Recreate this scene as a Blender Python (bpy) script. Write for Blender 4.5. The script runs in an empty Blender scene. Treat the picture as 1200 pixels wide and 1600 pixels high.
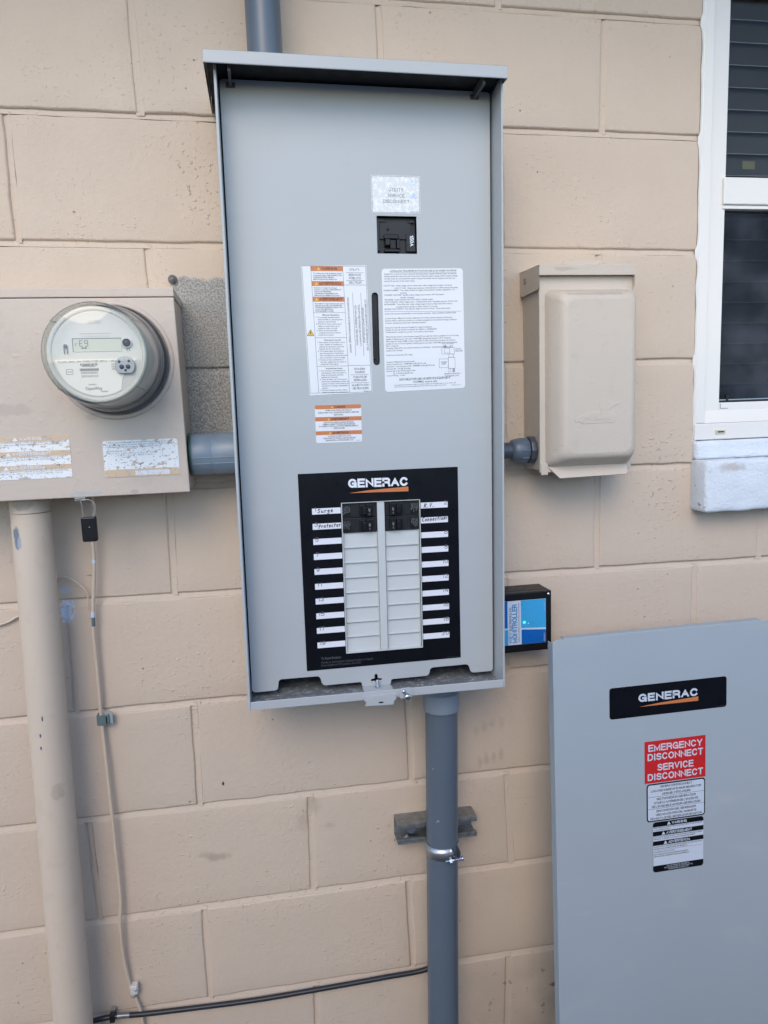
import bpy, bmesh, math, random
from mathutils import Matrix, Vector, noise

S = bpy.context.scene
COL = S.collection
rnd = random.Random(7)

# ------------------------------------------------------------------ camera
cam_d = bpy.data.cameras.new('camera')
cam_d.sensor_fit = 'VERTICAL'
cam_d.sensor_height = 34.6
cam_d.sensor_width = 25.95
cam_d.lens = 34.6 * 1110.0 / 1600.0
cam_d.clip_start = 0.02
cam_d.clip_end = 2000
cam = bpy.data.objects.new('camera', cam_d)
COL.objects.link(cam)
R = ((0.98501486, -0.16890416, -0.03488694),
     (-0.05727246, -0.12953476, -0.9899195),
     (0.16268245, 0.97708348, -0.13726722))
cam.matrix_world = Matrix(((R[0][0], -R[1][0], -R[2][0], 0.36534),
                           (R[0][1], -R[1][1], -R[2][1], -1.29744),
                           (R[0][2], -R[1][2], -R[2][2], 1.33486),
                           (0, 0, 0, 1)))
S.camera = cam
S.cycles.max_bounces = 5
S.cycles.diffuse_bounces = 3
S.cycles.glossy_bounces = 3
S.cycles.transmission_bounces = 4
S.cycles.transparent_max_bounces = 10

# ------------------------------------------------------------------ light
SUN_DIR = Vector((-0.32, -1.0, 0.80)).normalized()      # towards the light
elev = math.asin(SUN_DIR.z)
azim = math.atan2(SUN_DIR.x, SUN_DIR.y)
W = bpy.data.worlds.new('World')
S.world = W
W.use_nodes = True
wn = W.node_tree
sky = wn.nodes.new('ShaderNodeTexSky')
sky.sky_type = 'NISHITA'
sky.sun_disc = False
sky.sun_elevation = elev
sky.sun_rotation = azim % (2 * math.pi)
sky.air_density = 1.0
sky.dust_density = 0.7
sky.ozone_density = 2.6
bgn = wn.nodes['Background']
bgn.inputs['Strength'].default_value = 0.15
wn.links.new(sky.outputs['Color'], bgn.inputs['Color'])
sun_d = bpy.data.lights.new('sun', 'SUN')
sun_d.energy = 0.55
sun_d.angle = math.radians(32)
sun_d.color = (1.0, 0.81, 0.57)
sun = bpy.data.objects.new('sun', sun_d)
sun.rotation_euler = SUN_DIR.to_track_quat('Z', 'Y').to_euler()
sun.location = SUN_DIR * 20
COL.objects.link(sun)
VS = S.view_settings
VS.view_transform = 'Standard'
VS.look = 'None'
VS.exposure = 1.09
VS.gamma = 1.0
VS.use_curve_mapping = False

# ------------------------------------------------------------------ node helpers
class NT:
    def __init__(s, name):
        s.m = bpy.data.materials.new(name)
        s.m.use_nodes = True
        s.t = s.m.node_tree
        s.t.nodes.clear()
        s.out = s.n('ShaderNodeOutputMaterial')
    def n(s, typ, **kw):
        nd = s.t.nodes.new(typ)
        for k, v in kw.items():
            if k == 'inp':
                for i, x in v.items():
                    s.put(nd.inputs[i], x)
            else:
                setattr(nd, k, v)
        return nd
    def put(s, sock, x):
        if isinstance(x, bpy.types.NodeSocket):
            s.t.links.new(x, sock)
        elif isinstance(x, bpy.types.Node):
            s.t.links.new(x.outputs[0], sock)
        else:
            if hasattr(sock.default_value, '__len__') and not hasattr(x, '__len__'):
                x = [x] * len(sock.default_value)
            if hasattr(sock.default_value, '__len__') and len(sock.default_value) == 4 and len(x) == 3:
                x = tuple(x) + (1.0,)
            sock.default_value = x
    def math(s, op, a, b=0.0, c=None, clamp=False):
        nd = s.n('ShaderNodeMath', operation=op, use_clamp=clamp)
        s.put(nd.inputs[0], a); s.put(nd.inputs[1], b)
        if c is not None: s.put(nd.inputs[2], c)
        return nd.outputs[0]
    def mix(s, f, a, b, blend='MIX'):
        nd = s.n('ShaderNodeMix', data_type='RGBA', blend_type=blend)
        s.put(nd.inputs[0], f); s.put(nd.inputs[6], a); s.put(nd.inputs[7], b)
        return nd.outputs[2]
    def noise(s, vec, scale, detail=3.0, rough=0.55, col=False):
        nd = s.n('ShaderNodeTexNoise')
        s.put(nd.inputs['Vector'], vec)
        nd.inputs['Scale'].default_value = scale
        nd.inputs['Detail'].default_value = detail
        nd.inputs['Roughness'].default_value = rough
        return nd.outputs['Color' if col else 'Fac']
    def ramp(s, f, a, b, lo=0.0, hi=1.0):
        nd = s.n('ShaderNodeMapRange')
        s.put(nd.inputs[0], f)
        for i, x in enumerate((a, b, lo, hi)): nd.inputs[i + 1].default_value = x
        return nd.outputs[0]
    def smooth(s, f, a, b, lo=0.0, hi=1.0):
        nd = s.n('ShaderNodeMapRange', interpolation_type='SMOOTHSTEP')
        s.put(nd.inputs[0], f)
        for i, x in enumerate((a, b, lo, hi)): nd.inputs[i + 1].default_value = x
        return nd.outputs[0]
    def bump(s, h, strength, dist, normal=None):
        nd = s.n('ShaderNodeBump')
        s.put(nd.inputs['Height'], h)
        nd.inputs['Strength'].default_value = strength
        nd.inputs['Distance'].default_value = dist
        if normal is not None: s.put(nd.inputs['Normal'], normal)
        return nd.outputs[0]
    def pos(s):
        return s.n('ShaderNodeNewGeometry').outputs['Position']
    def obj(s):
        return s.n('ShaderNodeTexCoord').outputs['Object']
    def bsdf(s, col, rough=0.5, metal=0.0, spec=0.5, normal=None, **kw):
        b = s.n('ShaderNodeBsdfPrincipled')
        s.put(b.inputs['Base Color'], col)
        s.put(b.inputs['Roughness'], rough)
        s.put(b.inputs['Metallic'], metal)
        s.put(b.inputs['Specular IOR Level'], spec)
        if normal is not None: s.put(b.inputs['Normal'], normal)
        for k, v in kw.items(): s.put(b.inputs[k], v)
        s.t.links.new(b.outputs[0], s.out.inputs[0])
        return b
    def spot(s, P, x, z, rx, rz, soft=0.5, wob=0.6, nscale=60.0):
        """soft-edged blotch at a place on the wall"""
        v = s.n('ShaderNodeVectorMath', operation='SUBTRACT'); s.put(v.inputs[0], P); v.inputs[1].default_value = (x, 0, z)
        w = s.n('ShaderNodeVectorMath', operation='MULTIPLY'); s.put(w.inputs[0], v.outputs[0]); w.inputs[1].default_value = (1 / rx, 0, 1 / rz)
        l = s.n('ShaderNodeVectorMath', operation='LENGTH'); s.put(l.inputs[0], w.outputs[0])
        key = 60 if nscale < 100 else 150
        if not hasattr(s, 'nz'): s.nz = {}
        if key not in s.nz: s.nz[key] = s.math('SUBTRACT', s.noise(P, key, 2), 0.5)
        d = s.math('ADD', l.outputs['Value'], s.math('MULTIPLY', s.nz[key], wob * 2))
        return s.smooth(d, 1.0, 1.0 - soft)

M = {}
def simple(name, col, rough=0.5, metal=0.0, spec=0.5, var=0.06, vscale=40.0, bump=0.0, bscale=400.0, bdist=0.0004, **kw):
    t = NT(name)
    P = t.pos()
    n1 = t.noise(P, vscale, 2)
    c = t.mix(n1, tuple(x * (1 - var) for x in col), tuple(min(1, x * (1 + var)) for x in col))
    nr = None
    if bump > 0:
        nr = t.bump(t.noise(P, bscale, 2), bump, bdist)
    r = t.ramp(n1, 0.3, 0.7, rough * 0.88, min(1, rough * 1.12))
    t.bsdf(c, r, metal, spec, nr, **kw)
    M[name] = t.m
    return t.m

TAN = (0.605, 0.49, 0.385)

def wall_material(name, block=True):
    t = NT(name)
    P = t.pos()
    big = t.noise(P, 2.3, 1)
    mid = t.noise(P, 11.0, 3)
    rv = t.n('ShaderNodeObjectInfo').outputs['Random']
    base = t.mix(big, tuple(x * 0.95 for x in TAN), tuple(x * 1.04 for x in TAN))
    base = t.mix(t.ramp(mid, 0.3, 0.75, 0.0, 0.35), base, tuple(x * 0.90 for x in TAN))
    base = t.mix(t.ramp(rv, 0, 1, 0.0, 0.09), base, (0.48, 0.43, 0.37))
    # thin vertical brush tracks in the paint
    sc = t.n('ShaderNodeVectorMath', operation='MULTIPLY'); t.put(sc.inputs[0], P); sc.inputs[1].default_value = (170, 60, 9)
    base = t.mix(t.ramp(t.noise(sc.outputs[0], 1.0, 2), 0.5, 0.8, 0, 0.10), base, (0.47, 0.40, 0.33))
    # scuffs, hand prints, mildew, rust and paint smears
    def blot(x, z, rx, rz, col, amt, soft=0.8, wob=0.5, ns=60.0):
        nonlocal base
        m = t.math('MULTIPLY', t.spot(P, x, z, rx, rz, soft, wob, ns), amt)
        base = t.mix(m, base, col)
    brown = (0.22, 0.165, 0.115)
    blot(0.236, 0.505, 0.032, 0.012, brown, 0.38)
    blot(0.213, 0.512, 0.020, 0.010, brown, 0.25)
    blot(0.420, 0.585, 0.022, 0.026, brown, 0.26)
    blot(0.402, 0.555, 0.020, 0.030, brown, 0.20)
    blot(0.452, 0.540, 0.018, 0.008, brown, 0.20)
    for x, z in ((0.772, 0.640), (0.788, 0.642), (0.803, 0.646), (0.759, 0.634)):
        blot(x, z, 0.0085, 0.017, (0.24, 0.19, 0.13), 0.30, 0.8, 0.6, 90)
    for x, z in ((0.768, 0.708), (0.785, 0.714), (0.806, 0.712), (0.752, 0.700)):
        blot(x, z, 0.010, 0.016, (0.26, 0.21, 0.15), 0.20, 0.9, 0.6, 90)
    blot(0.255, 0.652, 0.0030, 0.0055, (0.012, 0.010, 0.009), 0.95, 0.5, 0.4, 200)
    blot(0.072, 1.547, 0.021, 0.012, (0.23, 0.13, 0.07), 0.9, 0.3, 0.2, 60)
    blot(0.0075, 1.008, 0.0140, 0.024, (0.62, 0.70, 0.82), 0.90, 0.45, 0.8, 130)
    blot(0.0085, 1.047, 0.0130, 0.009, (0.52, 0.57, 0.65), 0.7, 0.6, 0.5, 130)
    blot(0.052, 1.070, 0.010, 0.002, (0.16, 0.10, 0.07), 0.6, 0.7, 0.6, 200)
    blot(0.040, 1.345, 0.030, 0.030, (0.3, 0.3, 0.3), 0.15)
    blot(0.945, 0.300, 0.004, 0.008, (0.03, 0.028, 0.026), 0.8, 0.5, 0.5, 150)
    # mildew specks low down on the right
    sep = t.n('ShaderNodeSeparateXYZ'); t.put(sep.inputs[0], P)
    X, Z = sep.outputs[0], sep.outputs[2]
    low = t.math('MULTIPLY', t.smooth(Z, 0.24, 0.10), t.smooth(X, 0.66, 0.80))
    sp = t.smooth(t.noise(P, 42.0, 3, 0.6), 0.60, 0.70)
    base = t.mix(t.math('MULTIPLY', t.math('MULTIPLY', low, sp), 0.85), base, (0.028, 0.026, 0.024))
    low_right = t.math('MULTIPLY', t.smooth(Z, 0.35, 0.05), t.smooth(X, 0.55, 1.1))  # browner and darker towards the lower right
    base = t.mix(t.math('MULTIPLY', low_right, t.ramp(mid, 0.2, 0.7, 0.15, 0.75)), base, (0.20, 0.175, 0.15))
    # tiny dark pits
    vor = t.n('ShaderNodeTexVoronoi'); t.put(vor.inputs['Vector'], P); vor.inputs['Scale'].default_value = 62.0
    vsel = t.n('ShaderNodeSeparateColor'); t.put(vsel.inputs[0], vor.outputs['Color'])
    pit = t.math('MULTIPLY', t.smooth(vor.outputs['Distance'], 0.14, 0.05), t.math('GREATER_THAN', vsel.outputs[0], 0.90))
    patchy = t.smooth(t.noise(P, 6.5, 2), 0.42, 0.60)
    pit = t.math('MULTIPLY', pit, patchy)
    base = t.mix(t.math('MULTIPLY', pit, 0.55), base, (0.16, 0.12, 0.09))
    # bare, never painted block where an older box used to hang
    wob = t.math('MULTIPLY', t.math('SUBTRACT', t.noise(P, 55.0, 2), 0.5), 0.022)
    Xw = t.math('ADD', X, wob); Zw = t.math('ADD', Z, wob)
    bare = t.math('MULTIPLY', t.math('MULTIPLY', t.smooth(Xw, 0.224, 0.230), t.smooth(Xw, 0.372, 0.362)),
                  t.math('MULTIPLY', t.smooth(Zw, 1.268, 1.276), t.smooth(Zw, 1.580, 1.572)))
    conc = t.mix(t.smooth(t.noise(P, 330.0, 2, 0.6), 0.30, 0.70), (0.235, 0.228, 0.21), (0.48, 0.465, 0.43))
    conc = t.mix(t.smooth(t.noise(P, 480.0, 2), 0.62, 0.70), conc, (0.10, 0.095, 0.09))
    base = t.mix(bare, base, conc)
    # relief
    h = t.math('ADD', t.math('MULTIPLY', t.noise(P, 95.0, 3, 0.65), 0.8), t.math('MULTIPLY', t.noise(P, 420.0, 2), 0.22))
    blobs = t.smooth(t.noise(P, 140.0, 1), 0.60, 0.76)
    h = t.math('ADD', h, t.math('MULTIPLY', t.math('MULTIPLY', blobs, patchy), 0.55))
    stucco = t.math('MAXIMUM', t.spot(P, 1.16, 1.20, 0.10, 0.16, 0.8, 0.4), t.spot(P, 0.28, 1.72, 0.05, 0.10, 0.8, 0.4))
    h = t.math('ADD', h, t.math('MULTIPLY', t.math('MULTIPLY', stucco, blobs), 1.1))
    h = t.math('SUBTRACT', h, t.math('MULTIPLY', pit, 1.5))
    h = t.math('ADD', h, t.math('MULTIPLY', bare, t.math('MULTIPLY', t.noise(P, 330.0, 2), 1.3)))
    nr = t.bump(h, 0.75, 0.0019)
    t.bsdf(base, t.math('ADD', t.math('MULTIPLY', bare, 0.25), t.ramp(mid, 0.3, 0.7, 0.56, 0.68)), 0, 0.35, nr)
    M[name] = t.m

wall_material('wall_paint')

def painted_box(name, col, chips=()):
    t = NT(name)
    P = t.pos()
    c = t.mix(t.noise(P, 7, 4), tuple(x * 0.95 for x in col), tuple(x * 1.04 for x in col))
    c = t.mix(t.smooth(t.noise(P, 30, 4), 0.56, 0.74, 0, 0.28), c, tuple(x * 0.78 for x in col))
    for (x, z, rx, rz, cc, a) in chips:
        c = t.mix(t.math('MULTIPLY', t.spot(P, x, z, rx, rz, 0.35, 0.75, 90), a), c, cc)
    h = t.math('ADD', t.noise(P, 160, 3), t.math('MULTIPLY', t.smooth(t.noise(P, 55, 3), 0.62, 0.75), 0.8))
    t.bsdf(c, t.ramp(t.noise(P, 50, 3), 0.3, 0.7, 0.40, 0.54), 0, 0.4, t.bump(h, 0.45, 0.0010))
    M[name] = t.m

painted_box('meter_box_paint', (0.56, 0.468, 0.39), [(0.105, 1.345, 0.01, 0.006, (0.4, 0.33, 0.27), 0.4), (0.085, 1.226, 0.030, 0.004, (0.42, 0.42, 0.42), 0.6), (-0.02, 1.36, 0.05, 0.01, (0.36, 0.31, 0.27), 0.35), (0.16, 1.226, 0.006, 0.003, (0.3, 0.3, 0.3), 0.5)])
painted_box('outlet_paint', (0.565, 0.488, 0.405), [(0.93, 1.233, 0.0016, 0.0016, (0.25, 0.35, 0.5), 0.9), (0.90, 1.572, 0.03, 0.004, (0.35, 0.27, 0.2), 0.35), (0.95, 1.5265, 0.06, 0.003, (0.33, 0.30, 0.26), 0.5)])
painted_box('pipe_paint', (0.60, 0.495, 0.39), [(-0.0335, 1.158, 0.006, 0.020, (0.17, 0.20, 0.25), 1.0), (-0.0295, 1.15, 0.004, 0.012, (0.33, 0.36, 0.42), 0.9), (-0.022, 0.852, 0.0018, 0.007, (0.03, 0.05, 0.13), 0.9), (-0.028, 0.822, 0.0018, 0.004, (0.03, 0.05, 0.16), 0.9), (-0.029, 0.800, 0.0018, 0.004, (0.02, 0.04, 0.16), 0.9), (-0.012, 0.72, 0.012, 0.018, (0.40, 0.32, 0.24), 0.5), (-0.02, 1.208, 0.02, 0.008, (0.16, 0.14, 0.12), 0.35)])

def grey_paint(name, col, rough=0.36):
    t = NT(name)
    P = t.pos()
    c = t.mix(t.noise(P, 5, 3), tuple(x * 0.97 for x in col), tuple(x * 1.03 for x in col))
    c = t.mix(t.smooth(t.noise(P, 24, 4), 0.60, 0.8, 0, 0.10), c, tuple(x * 0.85 for x in col))
    wave = t.bump(t.noise(P, 4.5, 1), 0.35, 0.006)
    nr = t.bump(t.noise(P, 420, 2), 0.12, 0.0004, wave)
    smear = t.n('ShaderNodeVectorMath', operation='MULTIPLY'); t.put(smear.inputs[0], P); smear.inputs[1].default_value = (9, 9, 30)
    sm = t.noise(smear.outputs[0], 1.0, 4, 0.6)
    c = t.mix(t.smooth(sm, 0.55, 0.78, 0, 0.16), c, (0.52, 0.50, 0.46))
    c = t.mix(t.smooth(t.noise(P, 210, 2), 0.70, 0.76, 0, 0.25), c, (0.30, 0.29, 0.27))
    t.bsdf(c, t.ramp(sm, 0.3, 0.75, rough * 0.85, rough * 1.45), 0, 0.5, nr)
    M[name] = t.m
grey_paint('grey_enclosure_paint', (0.425, 0.447, 0.455))
grey_paint('shaded_cover_paint', (0.36, 0.41, 0.445), 0.42)  # cabinet paint again, tinted darker and bluer for the light on the cover

def dusty_floor(name):
    t = NT(name)
    P = t.pos()
    c = t.mix(t.smooth(t.noise(P, 90, 4), 0.45, 0.75), (0.16, 0.175, 0.185), (0.36, 0.36, 0.35))  # grey darkened in colour for shade inside the cabinet, with dust over it
    c = t.mix(t.smooth(t.noise(P, 260, 2), 0.66, 0.74), c, (0.8, 0.8, 0.78))
    t.bsdf(c, 0.6)
    M[name] = t.m
dusty_floor('dusty_shaded_grey')

simple('grey_pvc', (0.100, 0.128, 0.160), 0.33, var=0.08, vscale=14, bump=0.05)
simple('grey_pvc_light', (0.19, 0.245, 0.305), 0.38, var=0.16, vscale=50, bump=0.12, bscale=250)
simple('grey_pvc_dark', (0.055, 0.065, 0.085), 0.40, var=0.1, vscale=60)
simple('pvc_hub', (0.22, 0.265, 0.315), 0.30, var=0.05, vscale=20)
simple('black_plastic', (0.006, 0.006, 0.0075), 0.38, spec=0.35, var=0.3, vscale=120, bump=0.06, bscale=700)
simple('black_moulded', (0.012, 0.0125, 0.015), 0.45, spec=0.4, var=0.2, vscale=90, bump=0.12, bscale=500)
simple('black_print', (0.004, 0.0045, 0.007), 0.30, spec=0.28, var=0.2, vscale=40, bump=0.10, bscale=120, bdist=0.0006)
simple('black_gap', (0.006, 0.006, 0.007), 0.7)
simple('dark_ink', (0.035, 0.038, 0.045), 0.6, var=0.02)
simple('grey_ink', (0.13, 0.135, 0.15), 0.6, var=0.02)
simple('label_grey', (0.36, 0.37, 0.38), 0.5, var=0.02)
simple('faint_ink', (0.085, 0.09, 0.10), 0.6, var=0.02)
simple('pen_ink', (0.012, 0.013, 0.03), 0.5, var=0.05)
simple('number_ink', (0.10, 0.105, 0.12), 0.5, var=0.02)
simple('white_print', (0.74, 0.76, 0.80), 0.42, var=0.015, vscale=60)
simple('white_label', (0.72, 0.735, 0.76), 0.34, var=0.02, vscale=60)
simple('white_strip', (0.74, 0.745, 0.79), 0.5, var=0.03, vscale=90)
simple('orange_print', (0.56, 0.185, 0.062), 0.38, var=0.03)
simple('yellow_print', (0.72, 0.47, 0.05), 0.4, var=0.03)
simple('red_print', (0.56, 0.018, 0.020), 0.35, var=0.05)
simple('cover_label_white', (0.56, 0.62, 0.70), 0.34, var=0.03)
simple('galvanised', (0.46, 0.48, 0.50), 0.36, 0.9, var=0.22, vscale=120, bump=0.2, bscale=300)
simple('weathered_zinc', (0.27, 0.28, 0.28), 0.34, 0.7, var=0.5, vscale=90, bump=0.2, bscale=300)
simple('dark_steel', (0.10, 0.105, 0.11), 0.5, 0.3)
simple('bright_steel', (0.68, 0.70, 0.73), 0.20, 1.0, var=0.08, vscale=90)
simple('bare_wire', (0.55, 0.53, 0.50), 0.4, 0.7)
simple('black_cable', (0.022, 0.024, 0.030), 0.33, var=0.3, vscale=70, bump=0.1)
simple('red_wire', (0.35, 0.02, 0.03), 0.45)
simple('green_gasket', (0.05, 0.20, 0.13), 0.4)
simple('clip_green', (0.115, 0.165, 0.165), 0.45, var=0.25, vscale=200)
simple('clip_pale', (0.30, 0.36, 0.35), 0.45, var=0.2, vscale=150)
simple('blank_plastic', (0.54, 0.56, 0.55), 0.42, var=0.03, vscale=30)
simple('white_plastic', (0.62, 0.60, 0.56), 0.45, var=0.1, vscale=120)
simple('vinyl_white', (0.78, 0.755, 0.71), 0.32, var=0.025, vscale=12, bump=0.04)
simple('weep_plastic', (0.62, 0.56, 0.42), 0.5)
simple('blind_slat', (0.046, 0.041, 0.035), 0.42, var=0.15, vscale=10)
simple('blind_edge', (0.30, 0.29, 0.27), 0.5, var=0.1, vscale=30)
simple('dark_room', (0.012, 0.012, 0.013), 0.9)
simple('sticker_yellow', (0.16, 0.145, 0.06), 0.5, var=0.15, vscale=80)
simple('meter_grey', (0.60, 0.575, 0.51), 0.55, var=0.04)
simple('meter_housing', (0.47, 0.43, 0.375), 0.5, var=0.06)
simple('meter_plate', (0.58, 0.555, 0.49), 0.5, var=0.03)
simple('port_grey', (0.30, 0.32, 0.34), 0.3, 0.3, var=0.2, vscale=200)
simple('cream_plate', (0.78, 0.745, 0.65), 0.5, var=0.02)
simple('lcd', (0.50, 0.50, 0.39), 0.22, var=0.03, vscale=10)
simple('meter_dark_ring', (0.045, 0.055, 0.068), 0.32, var=0.15)
simple('light_blue_print', (0.045, 0.36, 0.68), 0.30, var=0.03)
simple('dark_blue_print', (0.004, 0.115, 0.43), 0.30, var=0.03)
simple('pale_print', (0.58, 0.65, 0.75), 0.34, var=0.02)
simple('blue_letter', (0.04, 0.24, 0.50), 0.4, var=0.05)
simple('caulk_white', (0.72, 0.72, 0.70), 0.55, var=0.06, vscale=60, bump=0.3, bscale=120, bdist=0.001)

def rough_white(name):
    t = NT(name)
    P = t.pos()
    c = t.mix(t.noise(P, 18, 4), (0.66, 0.71, 0.76), (0.75, 0.79, 0.83))  # white paint, its colour blued for the shade it stands in
    m = t.spot(P, 1.262, 1.208, 0.040, 0.013, 0.8, 0.7, 45)
    c = t.mix(t.math('MULTIPLY', m, 0.55), c, (0.42, 0.33, 0.26))
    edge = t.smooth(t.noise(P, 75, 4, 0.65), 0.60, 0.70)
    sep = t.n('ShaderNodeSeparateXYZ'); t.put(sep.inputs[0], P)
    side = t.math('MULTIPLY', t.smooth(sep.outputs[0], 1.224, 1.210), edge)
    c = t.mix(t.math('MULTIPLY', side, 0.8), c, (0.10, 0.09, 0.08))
    h = t.math('ADD', t.noise(P, 160, 4, 0.65), t.math('MULTIPLY', t.noise(P, 480, 2), 0.3))
    t.bsdf(c, 0.62, 0, 0.35, t.bump(h, 0.9, 0.0030))
    M[name] = t.m
rough_white('sill_shade_white')

def reflective_label(name):
    t = NT(name)
    P = t.pos()
    h = t.noise(P, 230, 3)
    m = t.math('MAXIMUM', t.spot(P, 0.625, 1.678, 0.007, 0.006, 0.3, 0.3, 80), t.spot(P, 0.628, 1.700, 0.006, 0.005, 0.3, 0.3, 80))
    c = t.mix(m, (0.66, 0.67, 0.655), (0.48, 0.58, 0.70))
    c = t.mix(t.smooth(t.noise(P, 160, 4, 0.65), 0.45, 0.62), c, (0.80, 0.80, 0.77))  # pale mottling painted in as broken sky reflection
    t.bsdf(c, 0.18, 0.0, 0.7, t.bump(h, 0.5, 0.0012))
    M[name] = t.m
reflective_label('reflective_label')

def peeled(name, col):
    """sticker once painted over, the paint scraped off in flakes"""
    t = NT(name)
    P = t.pos()
    sc = t.n('ShaderNodeVectorMath', operation='MULTIPLY'); t.put(sc.inputs[0], P); sc.inputs[1].default_value = (1, 1, 1.9)
    n = t.noise(sc.outputs[0], 95, 4, 0.62)
    c = t.mix(t.smooth(n, 0.572, 0.60), col, (0.50, 0.41, 0.33))
    n2 = t.noise(sc.outputs[0], 230, 3, 0.6)
    c = t.mix(t.smooth(n2, 0.625, 0.65), c, (0.26, 0.33, 0.44))
    n3 = t.noise(sc.outputs[0], 120, 4, 0.7)
    c = t.mix(t.smooth(n3, 0.645, 0.665), c, (0.03, 0.03, 0.035))
    t.bsdf(c, 0.38, 0, 0.5, t.bump(n, 0.4, 0.0005))
    M[name] = t.m
peeled('peeled_white', (0.80, 0.80, 0.79))
peeled('peeled_tan', (0.62, 0.46, 0.31))

def clear(name, tint, f0=0.04, rough=0.03, haze=0.0):
    t = NT(name)
    tr = t.n('ShaderNodeBsdfTransparent'); t.put(tr.inputs[0], tint)
    gl = t.n('ShaderNodeBsdfGlossy'); gl.inputs['Roughness'].default_value = rough
    fc = t.n('ShaderNodeLayerWeight'); fc.inputs['Blend'].default_value = 0.5
    sch = t.math('ADD', f0, t.math('MULTIPLY', t.math('POWER', fc.outputs['Facing'], 5.0), 1.0 - f0))
    mx = t.n('ShaderNodeMixShader')
    t.put(mx.inputs[0], sch); t.t.links.new(tr.outputs[0], mx.inputs[1]); t.t.links.new(gl.outputs[0], mx.inputs[2])
    last = mx
    if haze:
        df = t.n('ShaderNodeBsdfDiffuse'); t.put(df.inputs[0], (0.72, 0.75, 0.73))
        m2 = t.n('ShaderNodeMixShader'); m2.inputs[0].default_value = haze
        t.t.links.new(mx.outputs[0], m2.inputs[1]); t.t.links.new(df.outputs[0], m2.inputs[2])
        last = m2
    t.t.links.new(last.outputs[0], t.out.inputs[0])
    M[name] = t.m
clear('window_glass', (0.86, 0.87, 0.86), f0=0.016)
clear('meter_glass', (0.985, 0.985, 0.98), haze=0.008, f0=0.05)
clear('meter_rim_glass', (0.86, 0.88, 0.83), haze=0.05, rough=0.06)

def screen(name):
    t = NT(name)
    P = t.pos()
    df = t.n('ShaderNodeBsdfDiffuse'); t.put(df.inputs[0], t.mix(t.smooth(t.noise(P, 9, 4), 0.35, 0.75), (0.020, 0.024, 0.032), (0.085, 0.10, 0.125)))
    tr = t.n('ShaderNodeBsdfTransparent')
    mx = t.n('ShaderNodeMixShader'); mx.inputs[0].default_value = 0.62
    t.t.links.new(tr.outputs[0], mx.inputs[1]); t.t.links.new(df.outputs[0], mx.inputs[2])
    t.t.links.new(mx.outputs[0], t.out.inputs[0])
    M[name] = t.m
screen('insect_screen')

def led(name):
    t = NT(name)
    t.bsdf((0.02, 0.5, 0.2), 0.3, **{'Emission Color': (0.02, 1.0, 0.40), 'Emission Strength': 1.6})
    M[name] = t.m
led('green_led')

def ground_mat(name):
    t = NT(name)
    P = t.pos()
    c = t.mix(t.noise(P, 3, 5), (0.14, 0.145, 0.15), (0.18200000000000002, 0.1885, 0.195))
    c = t.mix(t.smooth(t.noise(P, 120, 3), 0.5, 0.7), c, (0.10, 0.10, 0.10))
    t.bsdf(c, 0.9, 0, 0.3, t.bump(t.noise(P, 90, 5), 0.5, 0.006))
    M[name] = t.m
ground_mat('dark_grey_ground')  # unseen ground, kept dark grey so little warm light bounces up
simple('shade_wall_render', (0.36, 0.37, 0.38), 0.8, var=0.1, vscale=4, bump=0.3, bscale=60, bdist=0.002)  # surface of the unseen wall added to block low light
simple('soffit_paint', (0.60, 0.42, 0.24), 0.6, var=0.05, vscale=5)  # warm tint chosen to bounce warm light onto the wall top

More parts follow.
